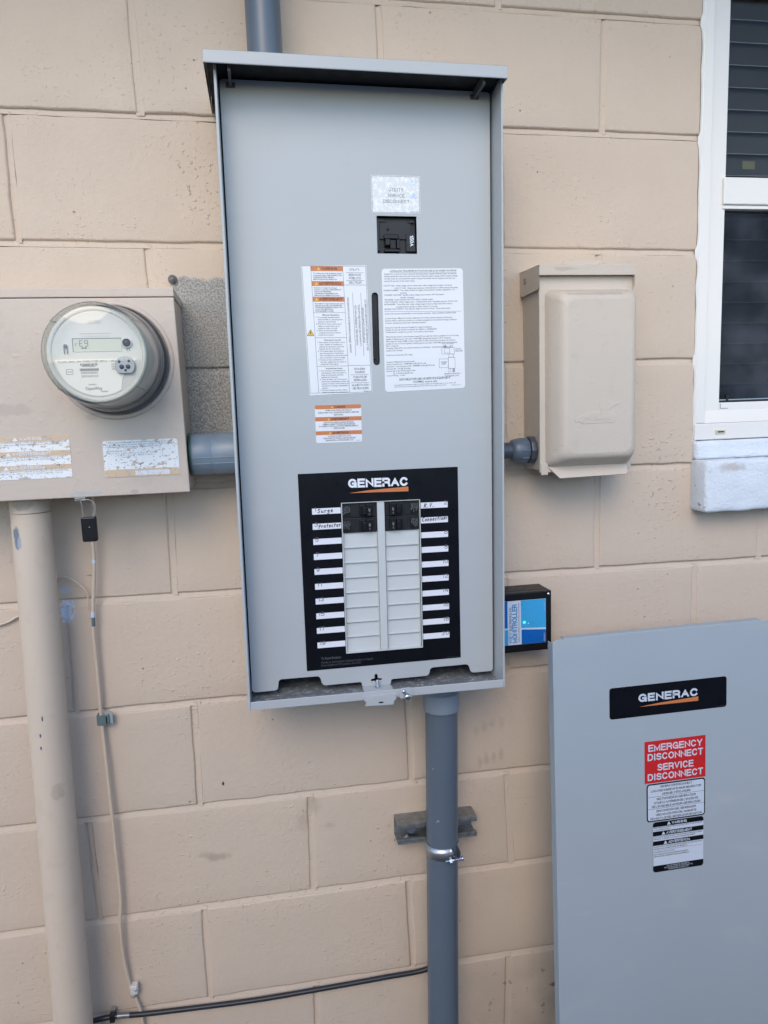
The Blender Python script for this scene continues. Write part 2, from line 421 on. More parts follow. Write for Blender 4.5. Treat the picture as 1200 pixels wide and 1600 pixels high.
# ------------------------------------------------------------------ mesh helpers
class MB:
    def __init__(s):
        s.v = []; s.f = []; s.sm = []
    def add(s, vs, fs, smooth=False):
        o = len(s.v)
        s.v += [tuple(p) for p in vs]
        s.f += [tuple(i + o for i in f) for f in fs]
        s.sm += [smooth] * len(fs)
        return s
    def box(s, x0, x1, y0, y1, z0, z1, b=0.0, seg=2):
        if b <= 0:
            vs = [(x, y, z) for z in (z0, z1) for y in (y0, y1) for x in (x0, x1)]
            return s.add(vs, [(0, 2, 3, 1), (4, 5, 7, 6), (0, 1, 5, 4), (2, 6, 7, 3), (0, 4, 6, 2), (1, 3, 7, 5)])
        bm = bmesh.new()
        bmesh.ops.create_cube(bm, size=1.0)
        for v in bm.verts:
            v.co = Vector(((x0 + x1) / 2 + v.co.x * (x1 - x0), (y0 + y1) / 2 + v.co.y * (y1 - y0), (z0 + z1) / 2 + v.co.z * (z1 - z0)))
        bmesh.ops.bevel(bm, geom=list(bm.edges), offset=b, segments=seg, affect='EDGES', profile=0.5)
        s.bm(bm)
        return s
    def bm(s, bm, smooth=False):
        bm.verts.index_update()
        s.add([v.co[:] for v in bm.verts], [[v.index for v in f.verts] for f in bm.faces], smooth)
        bm.free()
        return s
    def quad(s, a, b, c, d):
        return s.add([a, b, c, d], [(0, 1, 2, 3)])
    def rect(s, x0, x1, z0, z1, y):
        return s.add([(x0, y, z0), (x1, y, z0), (x1, y, z1), (x0, y, z1)], [(0, 1, 2, 3)])
    def poly(s, pts, y):
        return s.add([(p[0], y, p[1]) for p in pts], [tuple(range(len(pts)))])
    def line(s, x0, z0, x1, z1, w, y):
        d = Vector((x1 - x0, z1 - z0)); d.normalize()
        nx, nz = -d.y * w / 2, d.x * w / 2
        return s.add([(x0 - nx, y, z0 - nz), (x1 - nx, y, z1 - nz), (x1 + nx, y, z1 + nz), (x0 + nx, y, z0 + nz)], [(0, 1, 2, 3)])
    def tube(s, pts, r, n=12, cap=True, radii=None):
        P = [Vector(p) for p in pts]
        rings = []
        up = None
        for i, p in enumerate(P):
            t = (P[min(i + 1, len(P) - 1)] - P[max(i - 1, 0)]).normalized()
            if up is None:
                up = Vector((0, 0, 1)) if abs(t.z) < 0.9 else Vector((1, 0, 0))
            a = t.cross(up).normalized(); b = t.cross(a).normalized(); up = -b if False else a.cross(t).normalized()
            rr = radii[i] if radii else r
            rings.append([p + (a * math.cos(2 * math.pi * k / n) + b * math.sin(2 * math.pi * k / n)) * rr for k in range(n)])
        vs = [v for rg in rings for v in rg]
        fs = []
        for i in range(len(P) - 1):
            for k in range(n):
                fs.append((i * n + k, i * n + (k + 1) % n, (i + 1) * n + (k + 1) % n, (i + 1) * n + k))
        s.add(vs, fs, True)
        if cap:
            s.add(rings[0], [tuple(range(n))]); s.add(rings[-1], [tuple(reversed(range(n)))])
        return s
    def lathe(s, prof, origin, axis='y', n=64, smooth=True):
        """prof: (radius, along) pairs, along the axis"""
        ox, oy, oz = origin
        vs = []
        for r, a in prof:
            for k in range(n):
                c, d = math.cos(2 * math.pi * k / n) * r, math.sin(2 * math.pi * k / n) * r
                if axis == 'y': vs.append((ox + c, oy + a, oz + d))
                elif axis == 'x': vs.append((ox + a, oy + c, oz + d))
                else: vs.append((ox + c, oy + d, oz + a))
        fs = []
        for i in range(len(prof) - 1):
            for k in range(n):
                fs.append((i * n + k, i * n + (k + 1) % n, (i + 1) * n + (k + 1) % n, (i + 1) * n + k))
        s.add(vs, fs, smooth)
        return s
    def plate(s, polys, y, t, bevel=0.0):
        """sheet with holes in the wall plane; polys of (x,z); front face at y, thickness t"""
        cu = bpy.data.curves.new('tmp', 'CURVE')
        cu.dimensions = '2D'; cu.fill_mode = 'BOTH'
        cu.extrude = max(t / 2 - bevel, 1e-5); cu.bevel_depth = bevel; cu.bevel_resolution = 1
        for poly in polys:
            sp = cu.splines.new('POLY'); sp.points.add(len(poly) - 1); sp.use_cyclic_u = True
            for i, p in enumerate(poly): sp.points[i].co = (p[0], p[1], 0, 1)
        ob = bpy.data.objects.new('tmp', cu)
        me = bpy.data.meshes.new_from_object(ob)
        s.add([(v.co.x, y + t / 2 - v.co.z, v.co.y) for v in me.vertices], [tuple(p.vertices) for p in me.polygons])
        bpy.data.objects.remove(ob); bpy.data.curves.remove(cu); bpy.data.meshes.remove(me)
        return s

def rrect(x0, x1, z0, z1, r, n=5):
    pts = []
    for cx, cz, a0 in ((x1 - r, z0 + r, -90), (x1 - r, z1 - r, 0), (x0 + r, z1 - r, 90), (x0 + r, z0 + r, 180)):
        for i in range(n + 1):
            a = math.radians(a0 + 90 * i / n)
            pts.append((cx + r * math.cos(a), cz + r * math.sin(a)))
    return pts
def rect_pts(x0, x1, z0, z1):
    return [(x0, z0), (x1, z0), (x1, z1), (x0, z1)]
def round_corners(pts, r, n=4):
    out = []
    N = len(pts)
    for i in range(N):
        a, b, c = Vector(pts[i - 1]), Vector(pts[i]), Vector(pts[(i + 1) % N])
        rr = min(r, (a - b).length * 0.45, (c - b).length * 0.45)
        p, q = b + (a - b).normalized() * rr, b + (c - b).normalized() * rr
        for k in range(n + 1):
            t = k / n
            out.append(tuple(p * (1 - t) ** 2 + b * 2 * t * (1 - t) + q * t * t))
    return out

# fonts -> flat lettering
_cache = {}
def glyphs(text, bold, shear):
    key = (text, bold, shear)
    if key in _cache: return _cache[key]
    cu = bpy.data.curves.new('tmp', 'FONT')
    cu.body = text; cu.size = 1.0; cu.resolution_u = 2
    cu.offset = bold; cu.shear = shear; cu.fill_mode = 'FRONT'
    ob = bpy.data.objects.new('tmp', cu)
    me = bpy.data.meshes.new_from_object(ob)
    vs = [(v.co.x, v.co.y) for v in me.vertices]
    fs = [tuple(p.vertices) for p in me.polygons]
    bpy.data.objects.remove(ob); bpy.data.curves.remove(cu); bpy.data.meshes.remove(me)
    _cache[key] = (vs, fs)
    return vs, fs
CAP = max(y for x, y in glyphs('H', 0.0, 0.0)[0])

# grotesque capitals drawn as strokes (plain sign lettering)
def _arc(cx, cy, rx, ry, a0, a1, n=7):
    return [(cx + rx * math.cos(math.radians(a0 + (a1 - a0) * i / n)), cy + ry * math.sin(math.radians(a0 + (a1 - a0) * i / n))) for i in range(n + 1)]
def _o(w): return _arc(.5, .5, .5, .5, 90, 450, 18)
STROKE = {
 'A': (.90, [[(0, 0), (.5, 1), (1, 0)], [(.2, .34), (.8, .34)]]),
 'B': (.84, [[(0, 0), (0, 1)], [(0, 1), (.6, 1)] + _arc(.6, .77, .32, .23, 90, -90) + [(0, .54)], [(0, 0), (.64, 0)] + _arc(.64, .27, .36, .27, -90, 90)]),
 'C': (.92, [_arc(.5, .5, .5, .5, 38, 322, 16)]),
 'D': (.88, [[(0, 0), (0, 1), (.5, 1)] + _arc(.5, .5, .5, .5, 90, -90, 12) + [(0, 0)]]),
 'E': (.78, [[(1, 1), (0, 1), (0, 0), (1, 0)], [(0, .52), (.92, .52)]]),
 'F': (.74, [[(1, 1), (0, 1), (0, 0)], [(0, .5), (.85, .5)]]),
 'G': (.95, [_arc(.5, .5, .5, .5, 40, 325, 16) + [(.98, .46), (.56, .46)], [(.98, .46), (.98, 0)]]),
 'H': (.86, [[(0, 0), (0, 1)], [(1, 0), (1, 1)], [(0, .52), (1, .52)]]),
 'I': (.16, [[(.5, 0), (.5, 1)]]),
 'J': (.64, [[(1, 1), (1, .28)] + _arc(.5, .28, .5, .28, 0, -180, 8)]),
 'K': (.88, [[(0, 0), (0, 1)], [(1, 1), (0, .36)], [(.34, .58), (1, 0)]]),
 'L': (.70, [[(0, 1), (0, 0), (1, 0)]]),
 'M': (1.02, [[(0, 0), (0, 1), (.5, .08), (1, 1), (1, 0)]]),
 'N': (.86, [[(0, 0), (0, 1), (1, 0), (1, 1)]]),
 'O': (.98, [_arc(.5, .5, .5, .5, 90, 450, 20)]),
 'P': (.80, [[(0, 0), (0, 1), (.6, 1)] + _arc(.6, .72, .4, .28, 90, -90) + [(0, .44)]]),
 'Q': (.98, [_arc(.5, .5, .5, .5, 90, 450, 20), [(.62, .28), (1, -.02)]]),
 'R': (.86, [[(0, 0), (0, 1), (.6, 1)] + _arc(.6, .74, .38, .26, 90, -90) + [(0, .48)], [(.6, .48), (.92, .36), (1, 0)]]),
 'S': (.84, [_arc(.5, .75, .46, .25, 20, 270, 10) + _arc(.5, .26, .5, .26, 85, -160, 10)]),
 'T': (.80, [[(0, 1), (1, 1)], [(.5, 1), (.5, 0)]]),
 'U': (.84, [[(0, 1), (0, .33)] + _arc(.5, .33, .5, .33, 180, 360, 8) + [(1, 1)]]),
 'V': (.86, [[(0, 1), (.5, 0), (1, 1)]]),
 'W': (1.24, [[(0, 1), (.25, 0), (.5, 1), (.75, 0), (1, 1)]]),
 'X': (.86, [[(0, 0), (1, 1)], [(0, 1), (1, 0)]]),
 'Y': (.86, [[(0, 1), (.5, .45), (1, 1)], [(.5, .45), (.5, 0)]]),
 'Z': (.80, [[(0, 1), (1, 1), (0, 0), (1, 0)]]),
 '0': (.66, [_arc(.5, .5, .5, .5, 90, 450, 18)]), '1': (.36, [[(0, .74), (.9, 1), (.9, 0)]]),
 '2': (.66, [_arc(.5, .72, .48, .28, 165, -20, 8) + [(0, 0), (1, 0)]]),
 '3': (.66, [_arc(.48, .76, .46, .24, 160, -80, 8) + _arc(.48, .27, .52, .27, 80, -165, 9)]),
 '4': (.70, [[(.74, 0), (.74, 1), (0, .28), (1, .28)]]),
 '5': (.66, [[(.92, 1), (.14, 1), (.06, .52)] + _arc(.48, .32, .52, .32, 130, -155, 9)]),
 '6': (.66, [_arc(.5, .32, .5, .32, 90, 450, 14), [(.02, .38), (.2, .85), (.62, 1), (.94, .84)]]),
 '7': (.64, [[(0, 1), (1, 1), (.36, 0)]]),
 '8': (.66, [_arc(.5, .76, .42, .24, 90, 450, 14), _arc(.5, .27, .5, .27, 90, 450, 14)]),
 '9': (.66, [_arc(.5, .68, .5, .32, 90, 450, 14), [(.98, .62), (.8, .15), (.38, 0), (.06, .16)]]),
 '-': (.40, [[(0, .42), (1, .42)]]), '.': (.10, [[(.5, 0), (.5, .06)]]), ',': (.12, [[(.6, .05), (.3, -.16)]]), "'": (.10, [[(.5, 1), (.5, .72)]]),
 '/': (.46, [[(0, 0), (1, 1)]]), ':': (.10, [[(.5, .08), (.5, .14)], [(.5, .6), (.5, .66)]]), '*': (.4, [[(.1, .5), (.9, .9)], [(.1, .9), (.9, .5)], [(.5, .45), (.5, 1)]]), '·': (.14, [[(.5, .42), (.5, .52)]]), '&': (.8, [[(1, 0), (.2, .8), (.4, 1), (.62, .8), (.1, .3), (.3, 0), (.6, .02), (1, .45)]]),
}
for a_, b_, ac in (('É', 'E', [(.3, 1.12), (.65, 1.3)]), ('À', 'A', [(.65, 1.12), (.3, 1.3)]), ('Ó', 'O', [(.4, 1.12), (.65, 1.3)]), ('Ú', 'U', [(.4, 1.12), (.65, 1.3)])):
    STROKE[a_] = (STROKE[b_][0], STROKE[b_][1] + [ac])
HAND = {
 'S': (.62, [[(.95, .85), (.7, 1), (.3, .95), (.15, .75), (.5, .55), (.8, .35), (.6, .05), (.05, .08)]]),
 'u': (.55, [[(0, .55), (.05, .15), (.4, .03), (.8, .3), (.85, .6), (.85, .05)]]), 'r': (.40, [[(.1, .58), (.15, 0)], [(.15, .35), (.5, .58), (.95, .5)]]),
 'g': (.55, [[(.85, .55), (.3, .58), (.1, .3), (.4, .12), (.85, .5), (.85, -.2), (.4, -.38), (.05, -.2)]]), 'e': (.50, [[(.1, .32), (.9, .42), (.7, .62), (.25, .55), (.08, .25), (.4, 0), (.95, .1)]]),
 'P': (.55, [[(.15, -.12), (.1, .8)], [(.1, .8), (.7, .85), (.9, .62), (.6, .42), (.1, .38)]]), 'o': (.52, [_arc(.5, .3, .45, .3, 100, 460, 10)]),
 't': (.42, [[(.5, .9), (.45, .05)], [(0, .6), (1, .68)]]), 'c': (.46, [_arc(.55, .3, .5, .3, 50, 310, 8)]), 'n': (.52, [[(.05, .58), (.08, 0)], [(.08, .35), (.4, .6), (.8, .5), (.88, 0)]]),
 'i': (.18, [[(.5, .52), (.5, 0)], [(.5, .76), (.5, .82)]]), 'C': (.62, [_arc(.6, .5, .55, .5, 55, 300, 9)]), 'R': (.62, [[(.05, 0), (.2, 1)], [(.05, .95), (.8, 1), (.9, .72), (.2, .5), (.95, .02)]]),
 'V': (.60, [[(.1, 1), (.4, 0), (1, 1.05)]]), '.': (.22, [[(.4, .02), (.5, .08)]]),
}
def strokes(mb, text, x, z, h, y, width, align, rot, wt, font=STROKE, slant=0.0):
    gap = 0.25 - wt * 0.35
    cur = 0.0; gl = []
    for ch in text:
        if ch == ' ': cur += 0.34; continue
        W_, ps = font.get(ch, font.get('E') or font['o'])
        inner = max(W_ - 0.0, 0.01)
        for p in ps: gl.append([(cur + q[0] * inner, q[1]) for q in p])
        cur += inner + gap + wt
    L = cur - gap - wt
    k = h
    tot = L + wt
    kx = width / tot if width else k
    off = {'l': 0, 'c': -tot * kx / 2, 'r': -tot * kx}[align]
    c, s_ = math.cos(math.radians(rot)), math.sin(math.radians(rot))
    hw = wt * h / 2
    for gi, p in enumerate(gl):
        P = [Vector((off + (q[0] + wt / 2) * kx, (wt / 2 + q[1] * (1 - wt)) * k)) for q in p]
        P = [Vector((v.x + v.y * slant, v.y)) for v in P]
        P = [v for i_, v in enumerate(P) if i_ == 0 or (v - P[i_ - 1]).length > 1e-6]
        n = len(P)
        closed = n > 8 and (P[0] - P[-1]).length < 1e-7
        L_, R_ = [], []
        for i in range(n):
            a = P[i - 1] if i > 0 else (P[-2] if closed else None)
            b = P[i + 1] if i < n - 1 else (P[1] if closed else None)
            d0 = (P[i] - a).normalized() if a is not None else None
            d1 = (b - P[i]).normalized() if b is not None else None
            if d0 is None: d0 = d1
            if d1 is None: d1 = d0
            t = d0 + d1
            if t.length < 1e-4: t = d1.copy()
            t.normalize()
            nrm = Vector((-t.y, t.x)); cosv = max(0.42, nrm.dot(Vector((-d1.y, d1.x))))
            e = nrm * (hw / cosv)
            q = P[i].copy()
            if not closed and i == 0: q = q - d1 * (hw * 0.98)
            if not closed and i == n - 1: q = q + d0 * (hw * 0.98)
            L_.append(q + e); R_.append(q - e)
        yy_ = y - (gi % 3) * 0.00002
        if font is STROKE and all(-0.001 <= q[1] <= 1.001 for q in p):
            for v in L_ + R_: v.y = max(0.0, min(k, v.y))
        vs = [(x + v.x * c - v.y * s_, yy_, z + v.x * s_ + v.y * c) for v in L_ + R_]
        mb.add(vs, [(n + i, n + i + 1, i + 1, i) for i in range(n - 1)])

def write(mb, text, x, z, h, y, width=None, align='l', rot=0.0, bold=0.0, shear=0.0, squeeze=1.0):
    """one line of lettering: cap height h, baseline starting (l), centred (c) or ending (r) at x,z"""
    if text.upper() == text and bold >= 0:
        return strokes(mb, text, x, z, h, y, width, align, rot, 0.125 + bold * 3.2)
    if bold < 0:
        return strokes(mb, text, x, z, h, y, width, align, rot, 0.15, HAND, shear)
    vs, fs = glyphs(text, bold, shear)
    if not vs: return
    x0 = min(p[0] for p in vs); x1 = max(p[0] for p in vs)
    k = h / CAP
    kx = width / (x1 - x0) if width else k * squeeze
    L = (x1 - x0) * kx
    off = {'l': 0, 'c': -L / 2, 'r': -L}[align]
    c, s = math.cos(math.radians(rot)), math.sin(math.radians(rot))
    out = []
    for p in vs:
        u, v = (p[0] - x0) * kx + off, p[1] * k
        out.append((x + u * c - v * s, y, z + u * s + v * c))
    mb.add(out, fs)

# ------------------------------------------------------------------ object helpers
FR = {}
def obj(name, mb, mat, parent=None, local=False, ks=None):
    """links ONE mesh object; coordinates are world ones unless local"""
    me = bpy.data.meshes.new(name)
    me.from_pydata(mb.v, [], mb.f)
    for p, s in zip(me.polygons, mb.sm): p.use_smooth = s
    o = bpy.data.objects.new(name, me)
    COL.objects.link(o)
    if isinstance(mat, str): mat = M[mat]
    me.materials.append(mat)
    if parent is not None:
        o.parent = parent
        FR[o.name] = FR[parent.name]
        if not local: me.transform(FR[parent.name].inverted())
    else:
        FR[o.name] = Matrix.Identity(4)
    if ks: o['kind'] = ks
    return o
def thing(name, label, cat, loc=(0, 0, 0), rot=None, group=None):
    o = bpy.data.objects.new(name, None)
    o.empty_display_size = 0.05
    COL.objects.link(o)
    m = Matrix.Translation(loc)
    if rot is not None: m = m @ rot
    o.matrix_world = m
    FR[o.name] = m
    o['label'] = label; o['category'] = cat
    if group: o['group'] = group
    return o
def tag(o, label, cat, group=None):
    o['label'] = label; o['category'] = cat
    if group: o['group'] = group
    return o
def pieces(name, mb, mat, parent=None, local=False):
    """one object for each loose piece collected in mb"""
    par = list(range(len(mb.v)))
    def find(i):
        while par[i] != i:
            par[i] = par[par[i]]; i = par[i]
        return i
    for f in mb.f:
        for i in f[1:]: par[find(i)] = find(f[0])
    groups = {}
    for f, sm in zip(mb.f, mb.sm): groups.setdefault(find(f[0]), []).append((f, sm))
    # caps and bodies of one piece share positions: merge groups whose boxes nest
    bb = {}
    for g_, fs in groups.items():
        vs = [mb.v[i] for f, _ in fs for i in f]
        bb[g_] = [[min(v[k] for v in vs) for k in range(3)], [max(v[k] for v in vs) for k in range(3)]]
    keys = sorted(groups, key=lambda g_: -sum(bb[g_][1][k] - bb[g_][0][k] for k in range(3)))
    owner = {}
    for n_, g_ in enumerate(keys):
        owner[g_] = g_
        for h_ in keys[:n_]:
            if owner[h_] == h_ and all(bb[g_][0][k] >= bb[h_][0][k] - 1e-5 and bb[g_][1][k] <= bb[h_][1][k] + 1e-5 for k in range(3)):
                owner[g_] = h_; break
    out = []
    for g_ in keys:
        if owner[g_] != g_: continue
        m_ = MB(); idx = {}
        for h_ in keys:
            if owner[h_] != g_: continue
            for f, sm in groups[h_]:
                for i in f:
                    if i not in idx: idx[i] = len(m_.v); m_.v.append(mb.v[i])
                m_.f.append(tuple(idx[i] for i in f)); m_.sm.append(sm)
        out.append(obj(name, m_, mat, parent, local))
    return out
def base_origin(o, loc):
    """move a single-mesh thing's origin to loc"""
    o.data.transform(Matrix.Translation(-Vector(loc))); o.location = loc
    return o

# ================================================================== SETTING
g = MB()
g.rect(-60, 60, -60, 60, 0)
gr = bpy.data.meshes.new('ground')
gr.from_pydata([(-80, -80, 0), (80, -80, 0), (80, 80, 0), (-80, 80, 0)], [], [(0, 1, 2, 3)])
gro = bpy.data.objects.new('ground', gr); COL.objects.link(gro); gr.materials.append(M['dark_grey_ground']); gro['kind'] = 'structure'

# ------------------------------------------------------------------ block wall
ROWS = [(0.002, 0.0), (0.2023, -0.012), (0.4041, -0.0047), (0.609, -0.0064), (0.8182, 0.0005), (1.0173, -0.0121), (1.2167, -0.0096),
        (1.4188, -0.0037), (1.6265, -0.0111), (1.8328, -0.0074), (2.0317, -0.0046), (2.235, -0.003), (2.438, 0.0)]
def row_z(i, x):
    z, s = ROWS[i]
    xx = max(-0.3, min(1.5, x))
    return z + s * (xx - 0.6)
SP = {  # measured head joints of each course (top x, bottom x) by half-block index
    9: {1: (0.1952, 0.1982), 3: (0.6024, 0.6045), 5: (1.0158, 1.0123)},
    8: {0: (-0.0104, -0.0111)},
    7: {1: (0.1924, 0.1962), 5: (1.0076, 1.0077)},
    5: {1: (0.1972, 0.1931), 5: (1.0065, 1.0064), 7: (1.3648, 1.367)},
    4: {0: (0.0111, 0.006), 6: (1.2218, 1.2207)},
    3: {1: (0.2122, 0.2093), 3: (0.6150, 0.6178)},
    2: {0: (0.0082, 0.0104), 2: (0.4169, 0.4141), 4: (0.8149, 0.8224)},
    1: {1: (0.2027, 0.2010), 3: (0.6044, 0.6081)},
    0: {2: (0.4091, 0.4060), 4: (0.8143, 0.8070)},
}
XL, XR = -1.02, 2.72
WIN = (1.2107, 2.115, 6, 11)      # window opening: x range, courses
wall = thing('block_wall', 'tan painted concrete block wall behind all the electrical boxes', 'wall', (0.6, 0, 0))
J = 0.0046
def make_block(xa0, xa1, xb0, xb1, z00, z01, z10, z11, seed, flush_l=False, flush_r=False):
    """corner x at bottom (xa) and top (xb), z at bottom-left, bottom-right, top-left, top-right"""
    W_ = (xa1 - xa0); H_ = (z10 - z00)
    us = [0, 0.0013, 0.0028, 0.0042]; n = max(2, int(W_ / 0.03))
    us = us + [0.0042 + (W_ - 0.0084) * i / n for i in range(1, n)] + [W_ - 0.0042, W_ - 0.0028, W_ - 0.0013, W_]
    ws = [0, 0.0013, 0.0028, 0.0042]; n2 = max(2, int(H_ / 0.03))
    ws = ws + [0.0042 + (H_ - 0.0084) * i / n2 for i in range(1, n2)] + [H_ - 0.0042, H_ - 0.0028, H_ - 0.0013, H_]
    dep = rnd.uniform(-0.0009, 0.0009)
    mb = MB(); vs = []
    for j, w in enumerate(ws):
        tz = w / H_
        for i, u in enumerate(us):
            tx = u / W_
            xl = xa0 + (xb0 - xa0) * tz; xr = xa1 + (xb1 - xa1) * tz
            zl = z00 + (z10 - z00) * tz; zr = z01 + (z11 - z01) * tz
            x = xl + (xr - xl) * tx; z = zl + (zr - zl) * tx
            e = min(u, W_ - u, w, H_ - w)
            if flush_l: e = min(W_ - u, w, H_ - w)
            if flush_r: e = min(u, w, H_ - w)
            y = 0.0042 if e <= 1e-9 else (0.0011 if e < 0.0020 else (0.0002 if e < 0.0035 else 0.0))
            q = Vector((x * 34, seed, z * 34))
            k = 0.0018 if e < 0.0050 else 0.0
            x += noise.noise(q) * k; z += noise.noise(q + Vector((9, 3, 1))) * k
            y += dep + noise.noise(Vector((x * 13, seed * 1.7, z * 13))) * 0.00055
            vs.append((x, y, z))
    nu, nw = len(us), len(ws)
    fs = [(j * nu + i, j * nu + i + 1, (j + 1) * nu + i + 1, (j + 1) * nu + i) for j in range(nw - 1) for i in range(nu - 1)]
    mb.add(vs, fs, True)
    per = [i for i in range(nu)] + [j * nu + nu - 1 for j in range(1, nw)] + [(nw - 1) * nu + i for i in range(nu - 2, -1, -1)] + [j * nu for j in range(nw - 2, 0, -1)]
    bk = [(vs[i][0], 0.10, vs[i][2]) for i in per]
    fr = [vs[i] for i in per]
    m = len(per)
    mb.add(fr + bk, [(k, m + k, m + (k + 1) % m, (k + 1) % m) for k in range(m)])
    return mb
mortar = MB()
mortar.rect(XL, WIN[0] - 0.004, row_z(0, 0.6), 2.438, 0.0068)
mortar.rect(WIN[0] - 0.004, WIN[1] + 0.004, row_z(0, 0.6), 1.212, 0.0068)
mortar.rect(WIN[0] - 0.004, WIN[1] + 0.004, 2.236, 2.438, 0.0068)
mortar.rect(WIN[1] + 0.004, XR, row_z(0, 0.6), 2.438, 0.0068)
seed = 0
for c in range(12):
    par = 1 if c % 2 == 1 else 0
    sp = SP.get(c, {})
    cuts = []
    for k in range(-6, 15):
        if (k % 2) != par: continue
        x = k * 0.2032 + 0.003
        cuts.append(sp.get(k, (x, x)))
    cuts = [(XL, XL)] + [q for q in cuts if q[0] > XL + 0.05 and q[0] < XR - 0.05] + [(XR, XR)]
    segs = []
    for i in range(len(cuts) - 1):
        (t0, b0), (t1, b1) = cuts[i], cuts[i + 1]
        if WIN[2] <= c < WIN[3]:
            if t0 >= WIN[0] - 0.03 and t1 <= WIN[1] + 0.03: continue
            if t0 < WIN[0] < t1:
                segs.append((t0, b0, WIN[0] + J, WIN[0] + J)); 
                if t1 > WIN[1] + 0.03: segs.append((WIN[1] - J, WIN[1] - J, t1, b1))
                continue
            if t0 < WIN[1] < t1:
                segs.append((WIN[1] - J, WIN[1] - J, t1, b1)); continue
        segs.append((t0, b0, t1, b1))
    for (t0, b0, t1, b1) in segs:
        seed += 1
        mb = make_block(b0 + J, b1 - J, t0 + J, t1 - J, row_z(c, b0) + J, row_z(c, b1) + J, row_z(c + 1, t0) - J, row_z(c + 1, t1) - J, seed * 3.1)
        obj('block', mb, 'wall_paint', wall)
        # head joint at the right of this block: struck a little deeper on its left
        if abs(t1 - XR) > 0.01 and abs(t1 - WIN[0] - J) > 0.001:
            deep = rnd.choice((0.0048, 0.0044, 0.0026, 0.0050))
            zz0, zz1 = row_z(c, b1), row_z(c + 1, t1)
            pr = []
            nseg = 8
            for q in range(nseg + 1):
                f = q / nseg; z = zz0 + (zz1 - zz0) * f; x = b1 + (t1 - b1) * f + rnd.uniform(-0.0006, 0.0006)
                pr += [(x - 0.0075, deep, z), (x - 0.0020, deep - 0.0006, z), (x + 0.0062, 0.0012, z)]
            mortar.add(pr, [(q * 3 + a, q * 3 + a + 1, q * 3 + a + 4, q * 3 + a + 3) for q in range(nseg) for a in (0, 1)], True)
for i in range(1, 12):          # bed joints: weathered, deep under the upper block, flush on the lower
    spans = [(XL, XR)] if not (WIN[2] < i < WIN[3]) else [(XL, WIN[0] + 0.002), (WIN[1] - 0.002, XR)]
    for (a, b) in spans:
        ns = int((b - a) / 0.05); pr = []
        for q in range(ns + 1):
            x = a + (b - a) * q / ns; z = row_z(i, x) + rnd.uniform(-0.0005, 0.0005)
            dd = rnd.uniform(-0.0004, 0.0004)
            pr += [(x, 0.0058, z + 0.0080), (x, 0.0048 + dd, z + 0.0028), (x, 0.0008 + dd * 0.4, z - 0.0058)]
        mortar.add(pr, [(q * 3 + k, q * 3 + k + 1, q * 3 + k + 4, q * 3 + k + 3) for q in range(ns) for k in (0, 1)], True)
obj('mortar', mortar, 'wall_paint', wall)

# unseen eave, its depth and warm soffit shaped for light on the wall top
ev = thing('eave', 'unseen tan boxed eave, shaped to shade the top of the block wall', 'eave', (0.6, 0, 2.44))
obj('soffit', MB().box(XL, XR, -0.5, 0.12, 2.442, 2.46), 'soffit_paint', ev)
nw = thing('added_shade_wall', 'plain unseen wall added opposite to shade the low part of block wall', 'wall', (3.0, -2.55, 0))  # unseen wall, added to hold light off the lower block wall
obj('wall_body', MB().box(-1.6, 9.0, -2.75, -2.55, 0.0, 1.4, 0.004), 'shade_wall_render', nw)
obj('coping', MB().box(-1.62, 9.02, -2.78, -2.52, 1.402, 1.45, 0.006), 'shade_wall_render', nw)
obj('fascia', MB().box(XL, XR, -0.525, -0.5005, 2.40, 2.58), 'vinyl_white', ev)

# ================================================================== WINDOW
win = thing('window', 'white vinyl window with dark blind behind the glass', 'window', (1.66, 0, 1.26))
wx0, wx1, wz0, wz1 = 1.2107, 2.115, 1.2605, 2.228
def frame_ring(x0, x1, z0, z1, wl, wb, wt, y0, y1, b):
    m = MB()
    m.box(x0, x0 + wl, y0, y1, z0, z1, b); m.box(x1 - wl, x1, y0, y1, z0, z1, b)
    m.box(x0 + wl + 0.0002, x1 - wl - 0.0002, y0, y1, z0, z0 + wb, b); m.box(x0 + wl + 0.0002, x1 - wl - 0.0002, y0, y1, z1 - wt, z1, b)
    return m
m = MB()
m.box(wx0, wx0 + 0.022, -0.0035, 0.05, wz0 + 0.033, wz1, 0.002); m.box(wx1 - 0.022, wx1, -0.0035, 0.05, wz0 + 0.033, wz1, 0.002)
m.box(wx0, wx1, -0.0035, 0.05, wz1 - 0.02, wz1 + 0.001, 0.002)
fl = obj('window_frame', m, 'vinyl_white', win)
m = MB().box(wx0 - 0.001, wx1 + 0.001, -0.006, 0.06, wz0, wz0 + 0.0325, 0.002)
sl = obj('frame_sill', m, 'vinyl_white', win)
m = MB().box(1.2545, 1.2755, -0.0085, -0.0055, 1.2715, 1.2795, 0.0006)
wp = obj('weep_cover', m, 'weep_plastic', sl)
obj('weep_slot', MB().box(1.2580, 1.2720, -0.0090, -0.0084, 1.2742, 1.2768), 'black_gap', sl)
m = MB()
def slope_jamb(m, xa, xb, z0, z1, ya, yb):
    m.add([(xa, ya, z0), (xb, yb, z0), (xb, yb, z1), (xa, ya, z1)], [(0, 1, 2, 3)])
